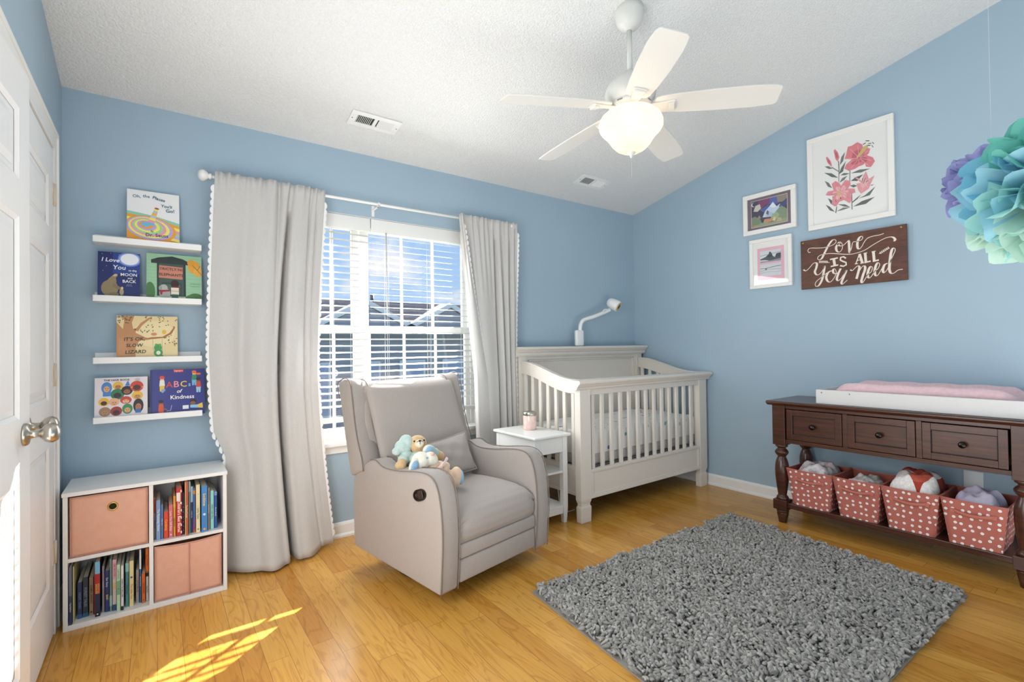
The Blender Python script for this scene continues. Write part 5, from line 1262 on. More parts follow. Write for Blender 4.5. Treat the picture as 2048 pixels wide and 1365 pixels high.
LILY = {"p":[[[0.23,0.443],[0.239,0.465],[0.251,0.519],[0.273,0.518],[0.306,0.531],[0.333,0.507],[0.34,0.476],[0.359,0.476],[0.377,0.464],[0.369,0.436],[0.358,0.427],[0.389,0.404],[0.401,0.375],[0.388,0.355],[0.377,0.343],[0.351,0.354],[0.347,0.38],[0.336,0.371],[0.309,0.367],[0.292,0.359],[0.254,0.355],[0.229,0.378],[0.238,0.402],[0.272,0.426],[0.25,0.436]],[[0.111,0.229],[0.126,0.251],[0.161,0.249],[0.15,0.297],[0.174,0.31],[0.196,0.291],[0.207,0.269],[0.231,0.301],[0.261,0.286],[0.263,0.26],[0.246,0.239],[0.285,0.228],[0.29,0.201],[0.262,0.196],[0.267,0.156],[0.255,0.137],[0.223,0.168],[0.194,0.162],[0.176,0.134],[0.148,0.16],[0.154,0.198],[0.166,0.215],[0.131,0.22]],[[0.281,0.309],[0.308,0.291],[0.328,0.26],[0.334,0.296],[0.351,0.326],[0.361,0.289],[0.366,0.268],[0.397,0.284],[0.386,0.256],[0.376,0.235],[0.365,0.207],[0.343,0.194],[0.322,0.184],[0.306,0.21],[0.296,0.257],[0.323,0.256]],[[0.166,0.522],[0.175,0.529],[0.192,0.501],[0.2,0.465],[0.19,0.439],[0.176,0.46]],[[0.117,0.489],[0.127,0.492],[0.147,0.456],[0.155,0.421],[0.147,0.418],[0.127,0.449]]],"d":[[[0.108,0.429],[0.135,0.424],[0.158,0.4],[0.135,0.404]],[[0.105,0.387],[0.152,0.369],[0.191,0.328],[0.151,0.343]],[[0.201,0.41],[0.211,0.462],[0.234,0.49],[0.222,0.432]],[[0.195,0.35],[0.21,0.391],[0.238,0.427],[0.22,0.362]],[[0.203,0.341],[0.226,0.35],[0.259,0.337],[0.231,0.333]],[[0.196,0.291],[0.214,0.318],[0.245,0.326],[0.225,0.302]],[[0.265,0.336],[0.314,0.346],[0.375,0.335],[0.324,0.324]],[[0.107,0.33],[0.133,0.309],[0.153,0.267],[0.127,0.284]],[[0.264,0.285],[0.291,0.302],[0.335,0.309],[0.302,0.274]],[[0.305,0.156],[0.343,0.169],[0.401,0.212],[0.369,0.162]],[[0.274,0.11],[0.326,0.135],[0.397,0.145],[0.347,0.111]],[[0.176,0.101],[0.216,0.118],[0.261,0.11],[0.216,0.102]],[[0.11,0.163],[0.136,0.143],[0.167,0.1],[0.135,0.117]],[[0.125,0.205],[0.148,0.186],[0.171,0.135],[0.142,0.162]],[[0.185,0.148],[0.228,0.137],[0.258,0.111],[0.222,0.123]],[[0.258,0.255],[0.28,0.256],[0.301,0.243],[0.279,0.237]],[[0.37,0.227],[0.396,0.227],[0.381,0.221]],[[0.192,0.442],[0.197,0.44],[0.199,0.375],[0.195,0.298],[0.192,0.299],[0.194,0.376]],[[0.258,0.357],[0.263,0.355],[0.26,0.286],[0.256,0.287]],[[0.265,0.202],[0.27,0.2],[0.271,0.092],[0.265,0.093]],[[0.322,0.18],[0.3,0.155],[0.271,0.136],[0.269,0.143],[0.294,0.162]],[[0.152,0.415],[0.198,0.369],[0.198,0.362],[0.152,0.408]],[[0.176,0.134],[0.181,0.133],[0.174,0.089],[0.168,0.093]]],"y":[[[0.299,0.433],[0.343,0.491],[0.362,0.494],[0.367,0.48],[0.326,0.437],[0.304,0.425]],[[0.184,0.229],[0.207,0.223],[0.206,0.207],[0.186,0.206]]],"k":[[[0.336,0.506],[0.352,0.513],[0.354,0.508],[0.338,0.501]],[[0.352,0.526],[0.373,0.519],[0.373,0.514],[0.352,0.521]],[[0.365,0.504],[0.383,0.499],[0.383,0.494],[0.365,0.501]],[[0.386,0.504],[0.393,0.5],[0.4,0.486],[0.395,0.489]],[[0.362,0.494],[0.379,0.487],[0.377,0.482],[0.362,0.49]],[[0.383,0.487],[0.388,0.482],[0.396,0.465],[0.391,0.468]],[[0.329,0.285],[0.332,0.285],[0.329,0.254],[0.327,0.254]],[[0.347,0.283],[0.35,0.281],[0.336,0.246],[0.334,0.248]],[[0.363,0.263],[0.364,0.259],[0.35,0.251],[0.349,0.255]],[[0.155,0.211],[0.159,0.21],[0.157,0.199],[0.154,0.199]],[[0.169,0.181],[0.171,0.182],[0.178,0.166],[0.175,0.165]],[[0.201,0.192],[0.205,0.192],[0.206,0.177],[0.202,0.178]]]}
sh = []
rl = random.Random(5)
for pl in LILY['d']: sh.append(('p', rl.choice(['#4E5752', '#5A635E', '#66706A']), pl))
for i, pl in enumerate(LILY['p']):
    c = ['#DE7C86', '#E08A92', '#E59AA0', '#DD7F86', '#E08A90'][i]; sh.append(('p', c, pl))
    cx = sum(p[0] for p in pl)/len(pl); cy = sum(p[1] for p in pl)/len(pl)
    sh.append(('p', ['#C9586A', '#EDB3B4', '#EBB0B2', '#C9586A', '#C9586A'][i], [(cx+(p[0]-cx)*.55, cy+(p[1]-cy)*.55) for p in pl]))
    if i < 3:
        for k in range(0, len(pl), 2): p = pl[k]; sh.append(('s', '#F0C3C3' if i != 1 else '#D4687A', .002, [(cx+(p[0]-cx)*.1, cy+(p[1]-cy)*.1), (cx+(p[0]-cx)*.8, cy+(p[1]-cy)*.8)]))
for pl in LILY['y']: sh.append(('p', '#CDB96A', pl))
for pl in LILY['k']: sh.append(('p', '#2A2A28', pl))
picture(1.536, 1.032, 1.974, 2.622, .034, .024, 'largest white framed picture, pink lilies on white paper, above the wooden sign', '#EFEEEB', sh)
w, h = .391, .312
sh = [('r', '#6F5C68', .034, w-.034, .034, h-.034), ('r', '#D9D2CC', .060, w-.060, .052, h-.052), ('r', '#2E2A4E', .063, w-.063, .055, h-.055)]
def q(u, v): return (.063+(w-.126)*u, .055+(h-.11)*v)
P_ = lambda c, pts: sh.append(('p', c, [q(*p) for p in pts]))
P_('#7A2F5E', [(.15, .6), (.2, 1), (.55, 1), (.5, .8), (.38, .75), (.3, .65)]); P_('#4A5AA8', [(.5, .78), (.55, 1), (.75, 1), (.8, .75), (.65, .7)]); P_('#8A8070', [(.75, .78), (.72, 1), (1, 1), (1, .85), (.88, .74)]); P_('#C9C9B8', [(.06, .62), (.12, .82), (.25, .85), (.28, .68), (.18, .58)])
P_('#3E57A0', [(.25, .62), (.5, .78), (.55, .62), (.35, .5)]); P_('#C3D3E8', [(.32, .32), (.4, .55), (.52, .68), (.62, .82), (.72, .62), (.82, .7), (.75, .4), (.5, .3)]); P_('#E6EEF5', [(.52, .68), (.62, .82), (.72, .62), (.62, .6)]); P_('#A9BEDC', [(.4, .3), (.5, .5), (.62, .42), (.58, .28)]); P_('#2A3A78', [(.78, .62), (1, .8), (1, .6), (.85, .5)])
P_('#7C8F72', [(.55, .25), (.7, .45), (.84, .62), (1, .45), (1, .12), (.6, .12)]); P_('#98AA82', [(.56, .22), (.6, .38), (.72, .42), (.80, .3), (.74, .18)]); P_('#71866A', [(0, 0), (0, .38), (.1, .42), (.26, .26), (.3, .1)]); P_('#9A8A78', [(.16, .3), (.23, .44), (.28, .3)]); P_('#8C9C78', [(0, 0), (.3, .12), (.5, .08), (1, .14), (1, 0)]); P_('#C98A5E', [(.34, .12), (.38, .24), (.6, .22), (.62, .12), (.45, .08)]); P_('#D9C9A0', [(.6, .12), (.64, .26), (.70, .22), (.68, .1)]); P_('#B9A878', [(.70, .06), (.74, .2), (.84, .18), (.86, .05)]); P_('#D9803E', [(.02, .02), (.1, .08), (.2, .04)])
sh += [('d', '#EFEDE6', *q(.06, .88), .014, .017), ('d', '#2E2A4E', *q(.075, .885), .012, .015), ('p', '#6A5A48', [q(.42, .44), q(.46, .56), q(.5, .5), q(.49, .36)])]
picture(2.007, 1.616, 2.024, 2.336, .034, .028, 'small white framed picture of a night mountain collage with plum mat', '#6F5C68', sh)
w, h = .312, .378
sh = [('r', '#F1EFEA', .026, w-.026, .026, h-.026), ('r', '#E9B4C2', .058, w-.056, .060, h-.072), ('r', '#DADBDD', .078, w-.078, .195, h-.095), ('r', '#D6D8DB', .078, w-.078, .088, .182)]
sh += [('p', '#4A4A4C', [(.08, .215), (.08, .222), (.12, .235), (.15, .26), (.165, .262), (.175, .235), (.19, .225), (.2, .25), (.233, .255), (.233, .205), (.2, .21), (.16, .2), (.12, .212)]), ('p', '#2A2A2C', [(.135, .232), (.145, .258), (.152, .272), (.160, .268), (.168, .240), (.15, .228)]), ('p', '#3A3A3C', [(.19, .23), (.205, .252), (.233, .254), (.233, .222)]), ('s', '#77777A', .003, [(.08, .247), (.15, .252), (.233, .262)]), ('p', '#8F9092', [(.08, .195), (.08, .205), (.13, .202), (.233, .212), (.233, .195)]),
       ('s', '#56575A', .004, [(.08, .150), (.12, .147), (.18, .155), (.233, .158)]), ('p', '#4A4A4C', [(.115, .135), (.12, .150), (.13, .150), (.127, .135)]), ('s', '#A9AAAE', .004, [(.08, .13), (.15, .138), (.233, .132)]), ('s', '#B7B8BB', .004, [(.08, .115), (.15, .12), (.233, .113)])]
picture(1.963, 1.651, 1.603, 1.981, .026, .026, 'small upright white framed picture with two grey beach photographs on pink', '#F1EFEA', sh)

# wooden sign with hand lettering
def m_sign():
    g = Nodes('stained_plywood'); n = g.noise(g.coord('Object', (1, 2.2, 5)), 3, 4, .6, 1.2); f = g.noise(g.coord('Object', (3, 8, 120)), 1, 3)
    g.L.new(g.mixc(.35, g.ramp(n, [(.3, '#4A2B1E'), (.55, '#623B2A'), (.75, '#704636')]), g.ramp(f, [(.3, '#3A2118'), (.7, '#6E4635')])), g.b.inputs['Base Color']); g.b.inputs['Roughness'].default_value = .55; return g.m
sg = thing('wooden_sign', 'brown wooden sign with white hand lettering below the lily picture', 'sign', (XR-.018, 1.28, 1.562))
MB().box(XR-.030, XR-.018, .975, 1.587, 1.5615, 1.908).build('board', m_sign(), sg, bevel=.001)
F = frame_matrix((XR-.030, 1.587, 1.562), (0, -1, 0), (0, 0, 1))
SIGN = [["c",[[0.0647,0.2592],[0.0551,0.2587],[0.0484,0.2702],[0.0536,0.2839],[0.0709,0.2872],[0.1123,0.2802],[0.1493,0.2767],[0.1857,0.2797],[0.2182,0.2921],[0.2263,0.3087],[0.2187,0.3193],[0.2044,0.3187],[0.1861,0.2979],[0.1673,0.2647],[0.1484,0.2271],[0.1369,0.2044],[0.122,0.1964],[0.1109,0.2043],[0.113,0.2184],[0.13,0.228],[0.1594,0.2314],[0.2028,0.2277],[0.2555,0.2151],[0.307,0.2057],[0.344,0.2075],[0.3904,0.2191],[0.4392,0.247],[0.4867,0.2705],[0.5177,0.2796],[0.5419,0.275],[0.553,0.2582],[0.5459,0.2492]]],["c",[[0.2533,0.2898],[0.2357,0.285],[0.2254,0.2628],[0.2314,0.2378],[0.2471,0.2312],[0.2613,0.2487],[0.2636,0.2761],[0.2535,0.2958],[0.2412,0.294],[0.2426,0.2758],[0.2634,0.2702],[0.2844,0.2843],[0.3001,0.2972],[0.3028,0.2613],[0.3054,0.2157],[0.3162,0.2472],[0.3253,0.2828],[0.3454,0.283],[0.3587,0.2845],[0.3753,0.2911],[0.3805,0.3056],[0.3724,0.3129],[0.359,0.3019],[0.3502,0.2725],[0.3513,0.2412],[0.3611,0.2318],[0.3745,0.245],[0.3914,0.2766],[0.4112,0.2959],[0.4402,0.3019],[0.4717,0.3026],[0.4951,0.3071]]],["c",[[0.0162,0.141],[0.0335,0.1316],[0.057,0.1501],[0.0764,0.1723],[0.0917,0.1804],[0.1047,0.1723],[0.1005,0.1441],[0.0906,0.1165],[0.1015,0.0945],[0.1202,0.0962],[0.1391,0.1183],[0.1525,0.1491],[0.1462,0.1051],[0.1342,0.0536],[0.115,0.0189],[0.0962,0.0135],[0.0909,0.0298],[0.1006,0.0493],[0.1233,0.0671],[0.1606,0.0951],[0.1899,0.1115]]],["c",[[0.1971,0.1106],[0.1753,0.1013],[0.162,0.0706],[0.1706,0.0412],[0.1885,0.0351],[0.2105,0.0606],[0.2235,0.095],[0.2151,0.1202],[0.2043,0.1136],[0.2075,0.0931],[0.2251,0.0868],[0.2395,0.1009],[0.2538,0.1189]]],["c",[[0.2503,0.1174],[0.2357,0.0855],[0.2262,0.0507],[0.2348,0.0377],[0.2526,0.0515],[0.2704,0.081],[0.2846,0.1028],[0.2666,0.0577],[0.2538,0.0236],[0.2588,0.0111],[0.2728,0.0214],[0.2886,0.0354]]],["c",[[0.3068,0.1018],[0.3185,0.0951],[0.3356,0.1115],[0.3491,0.1213],[0.3589,0.1122],[0.3517,0.0783],[0.341,0.037]]],["c",[[0.3428,0.0464],[0.3585,0.0851],[0.3754,0.1137],[0.3885,0.1138],[0.3898,0.0925],[0.3777,0.0557],[0.3688,0.0182],[0.3752,0.0078],[0.3903,0.031],[0.4037,0.0562],[0.4233,0.0727],[0.4302,0.0984],[0.4207,0.1074],[0.4091,0.0861],[0.4037,0.0524],[0.4114,0.0342],[0.426,0.0458],[0.4425,0.074],[0.4617,0.0903],[0.47,0.1155],[0.4592,0.1265],[0.4477,0.1036],[0.4423,0.0665],[0.4483,0.0449],[0.4609,0.049],[0.4803,0.084],[0.4962,0.108]]],["c",[[0.5117,0.1151],[0.4962,0.108],[0.4864,0.0794],[0.4907,0.0583],[0.5048,0.0695],[0.5206,0.1008]]],["c",[[0.5239,0.1151],[0.5335,0.1433],[0.5508,0.1849],[0.5511,0.2014],[0.5406,0.205],[0.5311,0.1807],[0.5242,0.1299],[0.5202,0.0786],[0.5273,0.0517],[0.5439,0.0495],[0.5651,0.0651],[0.5888,0.0674]]],[0.0165,[[0.2099,0.1891],[0.2155,0.1422]]],[0.0092,[[0.187,0.1886],[0.2348,0.1925]]],[0.0092,[[0.1904,0.1397],[0.236,0.1445]]],[0.0099,[[0.2826,0.182],[0.269,0.1951],[0.2516,0.1927],[0.2495,0.1751],[0.265,0.1641],[0.2821,0.1544],[0.2835,0.1384],[0.2679,0.1308],[0.2471,0.1377]]],[0.0059,[[0.3395,0.1382],[0.3605,0.199]]],[0.0149,[[0.3611,0.1989],[0.3759,0.1387]]],[0.0046,[[0.3491,0.1581],[0.3713,0.1594]]],[0.0053,[[0.3327,0.1365],[0.3511,0.1373]]],[0.0053,[[0.3643,0.1354],[0.3857,0.1373]]],[0.0149,[[0.3926,0.1977],[0.3955,0.1416]]],[0.0092,[[0.3873,0.1378],[0.422,0.1422]]],[0.0053,[[0.3835,0.198],[0.4037,0.2004]]],[0.0149,[[0.4377,0.2017],[0.4411,0.1424]]],[0.0092,[[0.4334,0.139],[0.4664,0.1431]]],[0.0053,[[0.4282,0.2014],[0.4505,0.203]]],[0.0026,[[0.118,0.1827],[0.1475,0.1791],[0.1855,0.1666]]],[0.0026,[[0.4664,0.1819],[0.4915,0.1928],[0.5226,0.2137]]],[0.004,[[0.1254,0.1816],[0.1189,0.1908]]],[0.004,[[0.1254,0.1816],[0.1186,0.1744]]],[0.004,[[0.4728,0.1847],[0.4745,0.1956]]],[0.004,[[0.4728,0.1847],[0.4814,0.1825]]],[0.004,[[0.135,0.1802],[0.1285,0.1893]]],[0.004,[[0.135,0.1802],[0.1282,0.173]]],[0.004,[[0.4813,0.1896],[0.4831,0.2006]]],[0.004,[[0.4813,0.1896],[0.49,0.1875]]],[0.004,[[0.1446,0.1787],[0.1381,0.1879]]],[0.004,[[0.1446,0.1787],[0.1378,0.1716]]],[0.004,[[0.4898,0.1946],[0.4916,0.2055]]],[0.004,[[0.4898,0.1946],[0.4985,0.1924]]],[0.004,[[0.1541,0.1773],[0.1476,0.1864]]],[0.004,[[0.1541,0.1773],[0.1474,0.1702]]],[0.004,[[0.4983,0.1996],[0.5001,0.2105]]],[0.004,[[0.4983,0.1996],[0.5069,0.1974]]],[0.004,[[0.1636,0.1759],[0.1571,0.185]]],[0.004,[[0.1636,0.1759],[0.1569,0.1688]]],[0.004,[[0.5068,0.2045],[0.5085,0.2154]]],[0.004,[[0.5068,0.2045],[0.5153,0.2023]]],[0.004,[[0.173,0.1745],[0.1666,0.1836]]],[0.004,[[0.173,0.1745],[0.1663,0.1674]]],[0.004,[[0.5152,0.2094],[0.5169,0.2202]]],[0.004,[[0.5152,0.2094],[0.5237,0.2072]]]]
sh = []
for w, pts in SIGN:
    if w == 'c':
        p = smooth_path(pts, 5); ww = []
        for i in range(len(p)):
            a = p[max(i-1, 0)]; c = p[min(i+1, len(p)-1)]; l = math.hypot(c[0]-a[0], c[1]-a[1]) or 1
            ww.append(.0040 + .0105*max(0, (a[1]-c[1])/l)**1.6)
        for i in range(1, len(ww)-1): ww[i] = (ww[i-1]+ww[i]*2+ww[i+1])/4
        sh.append((p, ww))
    else: sh.append((pts, w))
mb = MB()
for k, (p, w) in enumerate(sh):
    r = ribbon(p, w); n = len(p)
    for i in range(n-1):
        quad = (r[i], r[i+1], r[2*n-2-i], r[2*n-1-i])
        mb.face([F @ Vector((u, v, .0006+.00001*k)) for u, v in quad])
tag(mb.build('hand_lettering', mat('sign_lettering', '#E9DDD0', .6), sg), 'cream hand painted words')
for y in (1.570, 1.003): MB().lathe([(0, .006), (.004, .005), (.007, .002), (.0075, 0)], n=16, M=Matrix.Translation((XR-.030, y, 1.892)) @ Matrix.Rotation(-PI/2, 4, 'Y'), close=False).build('brass_tack', mat('brass_ring', '#C9A75E', .3, 1), sg)
for y in (1.570, 1.003): MB().box(XR-.018, XR-.0003, y-.006, y+.006, 1.886, 1.898).build('standoff', DARK, sg)

# ------------------------------------------------------------ paper pom-poms
def tissue(name, col):
    m = bpy.data.materials.new(name); m.use_nodes = True; nt = m.node_tree; N = nt.nodes; L = nt.links; b = N['Principled BSDF']
    b.inputs['Base Color'].default_value = lin(col); b.inputs['Roughness'].default_value = .7
    t = N.new('ShaderNodeBsdfTranslucent'); t.inputs['Color'].default_value = lin(col); mx = N.new('ShaderNodeMixShader'); mx.inputs[0].default_value = .4
    L.new(b.outputs[0], mx.inputs[1]); L.new(t.outputs[0], mx.inputs[2]); L.new(mx.outputs[0], N['Material Output'].inputs[0]); return m
def pompom(c, R, mats, label, seed, n=110, zc_=None):
    r = random.Random(seed)
    t = thing('paper_pompom', label, 'decoration', c, 0, 'hanging tissue paper pom-poms')
    b = MB(); c = Vector(c)
    gold = PI*(3-math.sqrt(5))
    for i in range(n):
        z = 1-2*(i+.5)/n; a = i*gold; d = Vector((math.sqrt(1-z*z)*math.cos(a), math.sqrt(1-z*z)*math.sin(a), z))
        d = (d + Vector((r.gauss(0, .1), r.gauss(0, .1), r.gauss(0, .1)))).normalized()
        side = d.cross(Vector((r.gauss(0, 1), r.gauss(0, 1), r.gauss(0, 1)))).normalized(); nr = side.cross(d)
        wd = r.uniform(.22, .34)*R; ln = R*r.uniform(.9, 1.04); tw = r.uniform(-.25, .25); cup = r.uniform(.10, .22)*R*r.choice((-1, 1))
        k = r.choice((2, 3))
        b.mi = mats.index(r.choice(mats)) if not callable(mats) else 0
        if isinstance(mats, list) and len(mats) > 2:
            q = max(0, min(len(mats)-1, int((d.z*.5+.5+r.gauss(0, .12))*len(mats)))); b.mi = len(mats)-1-q
        def f(u, v):
            s = 2*u-1
            lob = 1 - .16*abs(math.sin(s*PI*k/2+PI/2*(k % 2)))**.6*v*0 - (.22*abs(s)**2.2 + .07*abs(math.sin(k*PI*u)-1)*v)*v
            rad = ln*(.25+.75*v)*lob
            wx = s*wd*(.25+.9*v**.7)
            return c + d*rad + side*wx + nr*(cup*(s*s-.4)*v + tw*R*.3*v*v + .012*math.sin(9*u+i)*v)
        b.grid(f, 10, 6)
    b.build('paper_petals', mats, t)
    if zc_: MB().tube([(c.x, c.y, c.z+R*.2), (c.x, c.y, zc_)], .0003, 4).build('hanging_thread', CORD, t)
def atpx(px, py, dist):
    right = Vector((math.cos(YAW), -math.sin(YAW), 0)); fwd = Vector((math.sin(YAW), math.cos(YAW), 0))
    return Vector((0, 0, 1.18)) + fwd*dist + right*((px-1024)/FPX*dist) + Vector((0, 0, (682.5-py)/FPX*dist))
pc = atpx(2138, 380, 1.13); 
TEAL = [tissue('tissue_teal', '#79CDBE'), tissue('tissue_sky', '#86CBE3'), tissue('tissue_ice', '#A3D7E8'), tissue('tissue_mint', '#A9DFDA'), tissue('tissue_cream', '#CBE8DA')]
pompom(tuple(pc), .205, TEAL, 'large aqua and mint tissue paper pom-pom hanging at the right edge', 11, 170, zc(pc.y))
p2 = tuple(atpx(1992, 368, 1.45))
pompom(p2, .125, [tissue('tissue_lilac', '#ADAFDC'), tissue('tissue_violet', '#979BCC')], 'lilac tissue paper pom-pom partly hidden behind the aqua one', 12, 80, zc(p2[1]))

# ------------------------------------------------------------ shag rug
g = Nodes('grey_shag_wool'); oi = g.n('ShaderNodeAttribute'); oi.attribute_name = 'tuft'
c = g.ramp(oi.outputs['Fac'], [(0, '#85817C'), (.5, '#9B9791'), (1, '#B3AFA9')])
g.L.new(c, g.b.inputs['Base Color']); g.b.inputs['Roughness'].default_value = .95; g.b.inputs['Sheen Weight'].default_value = .2
SHAG = g.m
rug_q = [Vector((3.165, 1.825)), Vector((3.02, .592)), Vector((1.31, .617)), Vector((1.445, 1.842))]
rug = thing('shag_rug', 'grey shaggy rug lying on the wooden floor', 'rug', (2.25, 1.2, 0))
b = MB(); b.prism([tuple(p) for p in rug_q], lambda a, c_, t: Vector((a, c_, t)), .001, .008); b.build('rug_backing', mat('rug_backing', '#8A867F', .95), rug)
def tufts():
    rng = np.random.default_rng(4); n = 17000
    u = rng.random(n); v = rng.random(n)
    A, B, Cc, D = [np.array([p.x, p.y]) for p in rug_q]
    P = (A*(1-u)[:, None]*(1-v)[:, None] + B*u[:, None]*(1-v)[:, None] + Cc*u[:, None]*v[:, None] + D*(1-u)[:, None]*v[:, None])
    P += (np.array([2.24, 1.22])-P)*.012
    # clumped direction field
    ang = 2.6*np.sin(P[:, 0]*9+1.3*np.sin(P[:, 1]*7))+2.4*np.cos(P[:, 1]*11+1.7*np.sin(P[:, 0]*5)) + rng.normal(0, .9, n)
    ln = rng.uniform(.028, .050, n); w = rng.uniform(.0034, .0064, n)
    dirx, diry = np.cos(ang), np.sin(ang); lift = rng.uniform(.45, 1.0, n); curl = rng.normal(0, .9, n)
    S, K = 5, 5
    verts = np.zeros((n, S, K, 3)); 
    for s in range(S):
        t = s/(S-1)
        a2 = ang + curl*t; h = .006 + .030*lift*np.sin(t*1.9)*.9
        r = ln*t*.72
        cx = P[:, 0]+np.cos(a2)*r; cy = P[:, 1]+np.sin(a2)*r
        ww = w*(.8+.75*math.sin(t*2.6))*(1 if s < S-1 else .45)
        for k in range(K):
            th = 2*PI*k/K + t*2.2
            verts[:, s, k, 0] = cx - np.sin(a2)*np.cos(th)*ww; verts[:, s, k, 1] = cy + np.cos(a2)*np.cos(th)*ww; verts[:, s, k, 2] = h + np.sin(th)*ww
    verts[..., 2] = np.maximum(verts[..., 2], .004)
    verts[..., 0] -= 2.25; verts[..., 1] -= 1.2
    base = (np.arange(n)*S*K)[:, None, None]
    s_, k_ = np.meshgrid(np.arange(S-1), np.arange(K), indexing='ij')
    q = np.stack([s_*K+k_, s_*K+(k_+1) % K, (s_+1)*K+(k_+1) % K, (s_+1)*K+k_], -1).reshape(-1, 4)
    F_ = (base + q[None]).reshape(-1, 4)
    me = bpy.data.meshes.new('pile'); me.vertices.add(n*S*K); me.vertices.foreach_set('co', verts.reshape(-1))
    me.loops.add(F_.size); me.loops.foreach_set('vertex_index', F_.reshape(-1).astype(np.int32))
    me.polygons.add(len(F_)); me.polygons.foreach_set('loop_start', np.arange(0, F_.size, 4, dtype=np.int32)); me.polygons.foreach_set('loop_total', np.full(len(F_), 4, dtype=np.int32))
    me.update(calc_edges=True); me.polygons.foreach_set('use_smooth', np.ones(len(F_), dtype=bool))
    at = me.attributes.new('tuft', 'FLOAT', 'POINT'); at.data.foreach_set('value', np.repeat(rng.random(n), S*K).astype(np.float32))
    me.materials.append(SHAG)
    o = bpy.data.objects.new('pile', me); COL.objects.link(o); o.parent = rug; o['kind'] = 'stuff'
tufts()

# ------------------------------------------------------------ ceiling fan with light
FN = mat('fan_white', '#DCDAD4', .4)
fx, fy = 1.872, 1.557
fan = thing('ceiling_fan', 'white five blade ceiling fan with lit glass bowl hanging from the slope', 'ceiling fan', (fx, fy, 2.1))
fc = (fx, fy, 0)
MB().lathe([(.066, 2.835), (.068, 2.80), (.066, 2.775), (.056, 2.745), (.040, 2.728), (.024, 2.722), (.018, 2.716)], c=fc, n=32).build('canopy', FN, fan)
MB().lathe([(.0125, 2.74), (.0125, 2.49)], c=fc, n=16).build('downrod', FN, fan)
MB().lathe([(.020, 2.515), (.032, 2.510), (.034, 2.500), (.045, 2.488), (.085, 2.468), (.112, 2.440), (.122, 2.405), (.118, 2.378), (.105, 2.362), (.100, 2.352), (.092, 2.348)], c=fc, n=40).build('motor_housing', FN, fan)
b = MB(); b.lathe([(.100, 2.356), (.103, 2.350), (.100, 2.336), (.085, 2.328), (.070, 2.318), (.060, 2.300)], c=fc, n=40)
b.build('switch_housing', FN, fan)
for k in range(8):
    a = 2*PI*k/8+.2; T = Matrix.Translation(fc) @ Matrix.Rotation(a, 4, 'Z')
    MB().box(.1015, .1030, -.014, .014, 2.340, 2.347, T).build('cooling_slot', mat('slot_grey', '#8C8A84', .6), fan)
for k in range(5):
    a = math.radians(17.7 + 72*k); droop = math.radians(4.5); pitch = math.radians(-12)
    T = Matrix.Translation((fx, fy, 2.350)) @ Matrix.Rotation(a, 4, 'Z') @ Matrix.Rotation(droop, 4, 'Y') 
    TB = T @ Matrix.Rotation(pitch, 4, 'X')
    out = [(.118, -.034), (.125, -.048), (.15, -.058), (.25, -.066), (.40, -.072), (.55, -.072), (.63, -.064), (.652, -.055), (.656, -.045), (.650, .050), (.640, .062), (.55, .072), (.40, .072), (.25, .066), (.15, .056), (.125, .045), (.118, .032)]
    MB().prism(out, lambda p, q_, t: TB @ Vector((p, q_, t)), -.010, -.003, smooth=False).build('blade', FN, fan, bevel=.002)
    b = MB(); b.prism([(.075, -.016), (.12, -.022), (.17, -.026), (.205, -.034), (.212, -.026), (.212, .026), (.205, .034), (.17, .026), (.12, .022), (.075, .016)], lambda p, q_, t: TB @ Vector((p, q_, t)), -.0165, -.010)
    b.prism([(.180, -.022), (.206, -.026), (.206, .026), (.180, .022)], lambda p, q_, t: TB @ Vector((p, q_, t)), -.026, -.016)
    b.build('blade_iron', FN, fan, bevel=.002)
def m_bowl():
    m = bpy.data.materials.new('lit_alabaster_glass'); m.use_nodes = True; nt = m.node_tree; N = nt.nodes; L = nt.links; N.clear()
    o = N.new('ShaderNodeOutputMaterial'); t = N.new('ShaderNodeBsdfTranslucent'); t.inputs['Color'].default_value = lin('#EDE3D4'); e = N.new('ShaderNodeEmission'); e.inputs['Color'].default_value = lin('#FFEBD4'); e.inputs['Strength'].default_value = .32
    tp = N.new('ShaderNodeBsdfTransparent'); tp.inputs['Color'].default_value = lin('#FFF3E2'); mt_ = N.new('ShaderNodeMixShader'); mt_.inputs[0].default_value = .30
    L.new(t.outputs[0], mt_.inputs[1]); L.new(tp.outputs[0], mt_.inputs[2])
    mx = N.new('ShaderNodeAddShader'); L.new(mt_.outputs[0], mx.inputs[0]); L.new(e.outputs[0], mx.inputs[1]); L.new(mx.outputs[0], o.inputs[0]); return m
MB().lathe([(.092, 2.322), (.118, 2.310), (.142, 2.288), (.153, 2.262), (.152, 2.240), (.142, 2.222), (.124, 2.205), (.108, 2.185), (.093, 2.160), (.072, 2.138), (.044, 2.122), (.012, 2.116)], c=fc, n=48, close=False).build('light_bowl', m_bowl(), fan)
MB().lathe([(.0, 2.131), (.024, 2.130), (.026, 2.124), (.018, 2.114), (.010, 2.107), (.006, 2.100), (.004, 2.092), (0, 2.090)], c=fc, n=24, close=False).build('finial', FN, fan)
MB().tube([(fx+.004, fy, 2.092), (fx+.002, fy, 1.995)], .0008, 4).build('pull_chain', mat('chain_white', '#D9D6CE', .4, .3), fan)
bl = MB().ball((fx, fy, 2.245), (.026, .026, .034), 16).build('bulb', mat('lamp_bulb', '#FFFFFF', .3, emit=('#FFF0DA', 3)), fan)
l = bpy.data.lights.new('fan_bulb', 'POINT'); l.energy = .8; l.shadow_soft_size = .03; l.color = (1, .88, .74)
o = bpy.data.objects.new('fan_bulb', l); COL.objects.link(o); o.location = (fx, fy, 2.285)

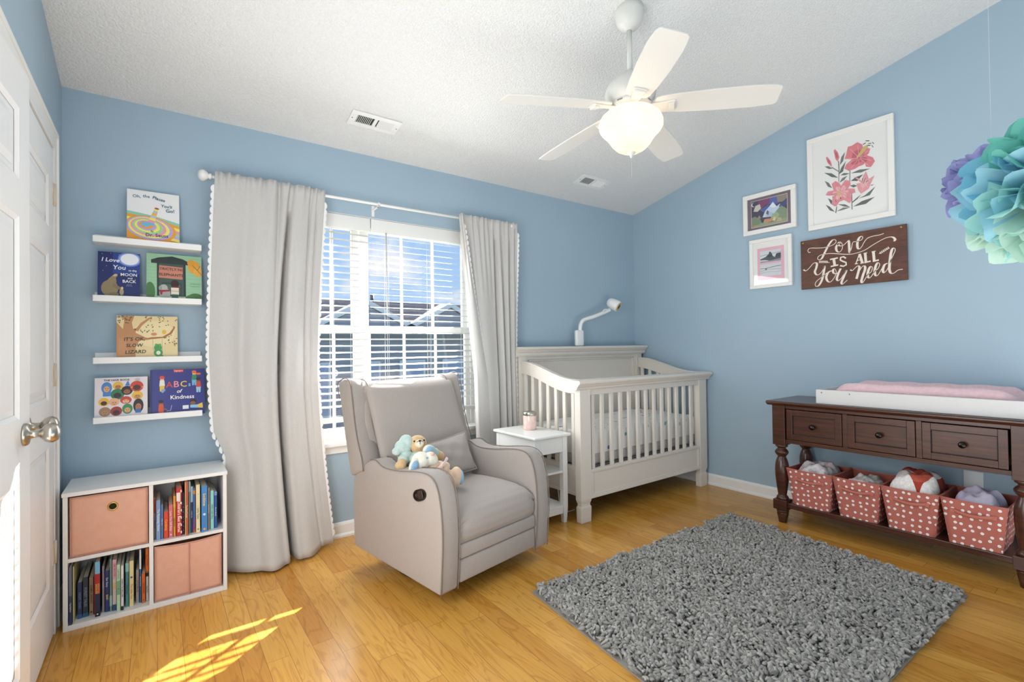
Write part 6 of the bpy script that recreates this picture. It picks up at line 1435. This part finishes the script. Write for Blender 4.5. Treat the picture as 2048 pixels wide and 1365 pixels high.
# ------------------------------------------------------------ outside the window
SID = mat('grey_siding', '#8C8E98', .7); RF = mat('brown_shingles', '#94857F', .9, bump=(30, .5, .03), mix=('#7F726E', 8, .6)); OT = mat('outside_trim', '#D9DBDE', .6)
g = Nodes('grey_lap_siding'); sp = g.n('ShaderNodeSeparateXYZ'); g.L.new(g.coord(), sp.inputs[0]); f = g.math('FRACT', g.math('MULTIPLY', sp.outputs[2], 8))
g.L.new(g.ramp(f, [(0, '#6E7079'), (.12, '#8C8F99'), (1, '#999CA6')]), g.b.inputs['Base Color']); g.b.inputs['Roughness'].default_value = .7; SID = g.m
Y0 = 14.0
th = thing('townhouse', 'grey sided townhouse with brown roof seen through the window', 'house', (6, Y0+3, -3))
MB().box(-4, 16, Y0, Y0+7, -3, 1.80).build('wall', SID, th)
MB().prism([(Y0-.35, 1.72), (Y0+.72, 2.66), (Y0+7.3, 1.72)], lambda a, z, t: Vector((t, a, z)), -4.3, 16.3).build('roof', RF, th)
MB().box(-4.3, 16.3, Y0-.40, Y0-.33, 1.62, 1.80).build('gutter', OT, th)
for gx in (1.9, 4.85, 7.6, 10.4):
    MB().prism([(gx-1.35, 1.74), (gx, 2.42), (gx+1.35, 1.74)], lambda a, z, t: Vector((a, t, z)), Y0-.30, Y0+.55).build('gable', SID, th)
    b = MB()
    for s in (-1, 1): b.prism([(gx+s*1.50, 1.68), (gx, 2.45), (gx, 2.57), (gx+s*1.66, 1.73)], lambda a, z, t: Vector((a, t, z)), Y0-.36, Y0-.28)
    for s in (-1, 1): b.prism([(gx+s*1.66, 1.73), (gx, 2.57), (gx, 2.60), (gx+s*1.7, 1.75)], lambda a, z, t: Vector((a, t, z)), Y0-.36, Y0+.5)
    b.build('gable_trim', OT, th)
MB().lathe([(.05, 2.4), (.05, 2.86)], c=(5.36, Y0+.60, 0), n=12).build('vent_pipe', BLACKM, th)
WB = mat('window_blue', '#8FA0BC', .3)
for k in range(12):
    x = -2.3 + 1.45*k
    for z0 in (-.75, -2.9):
        f = MB(); f.box(x-.42, x+.42, Y0-.05, Y0, z0, z0+1.55); f = f.build('window', OT, th)
        MB().box(x-.36, x+.36, Y0-.06, Y0-.045, z0+.06, z0+1.49).build('pane', WB, f)
gd = MB().box(-40, 60, YB+.3, 80, -3.1, -3.0).build('ground', mat('grass_ground', '#5E6B48', .95, mix=('#6E7A54', 2, .6))); struct(gd)
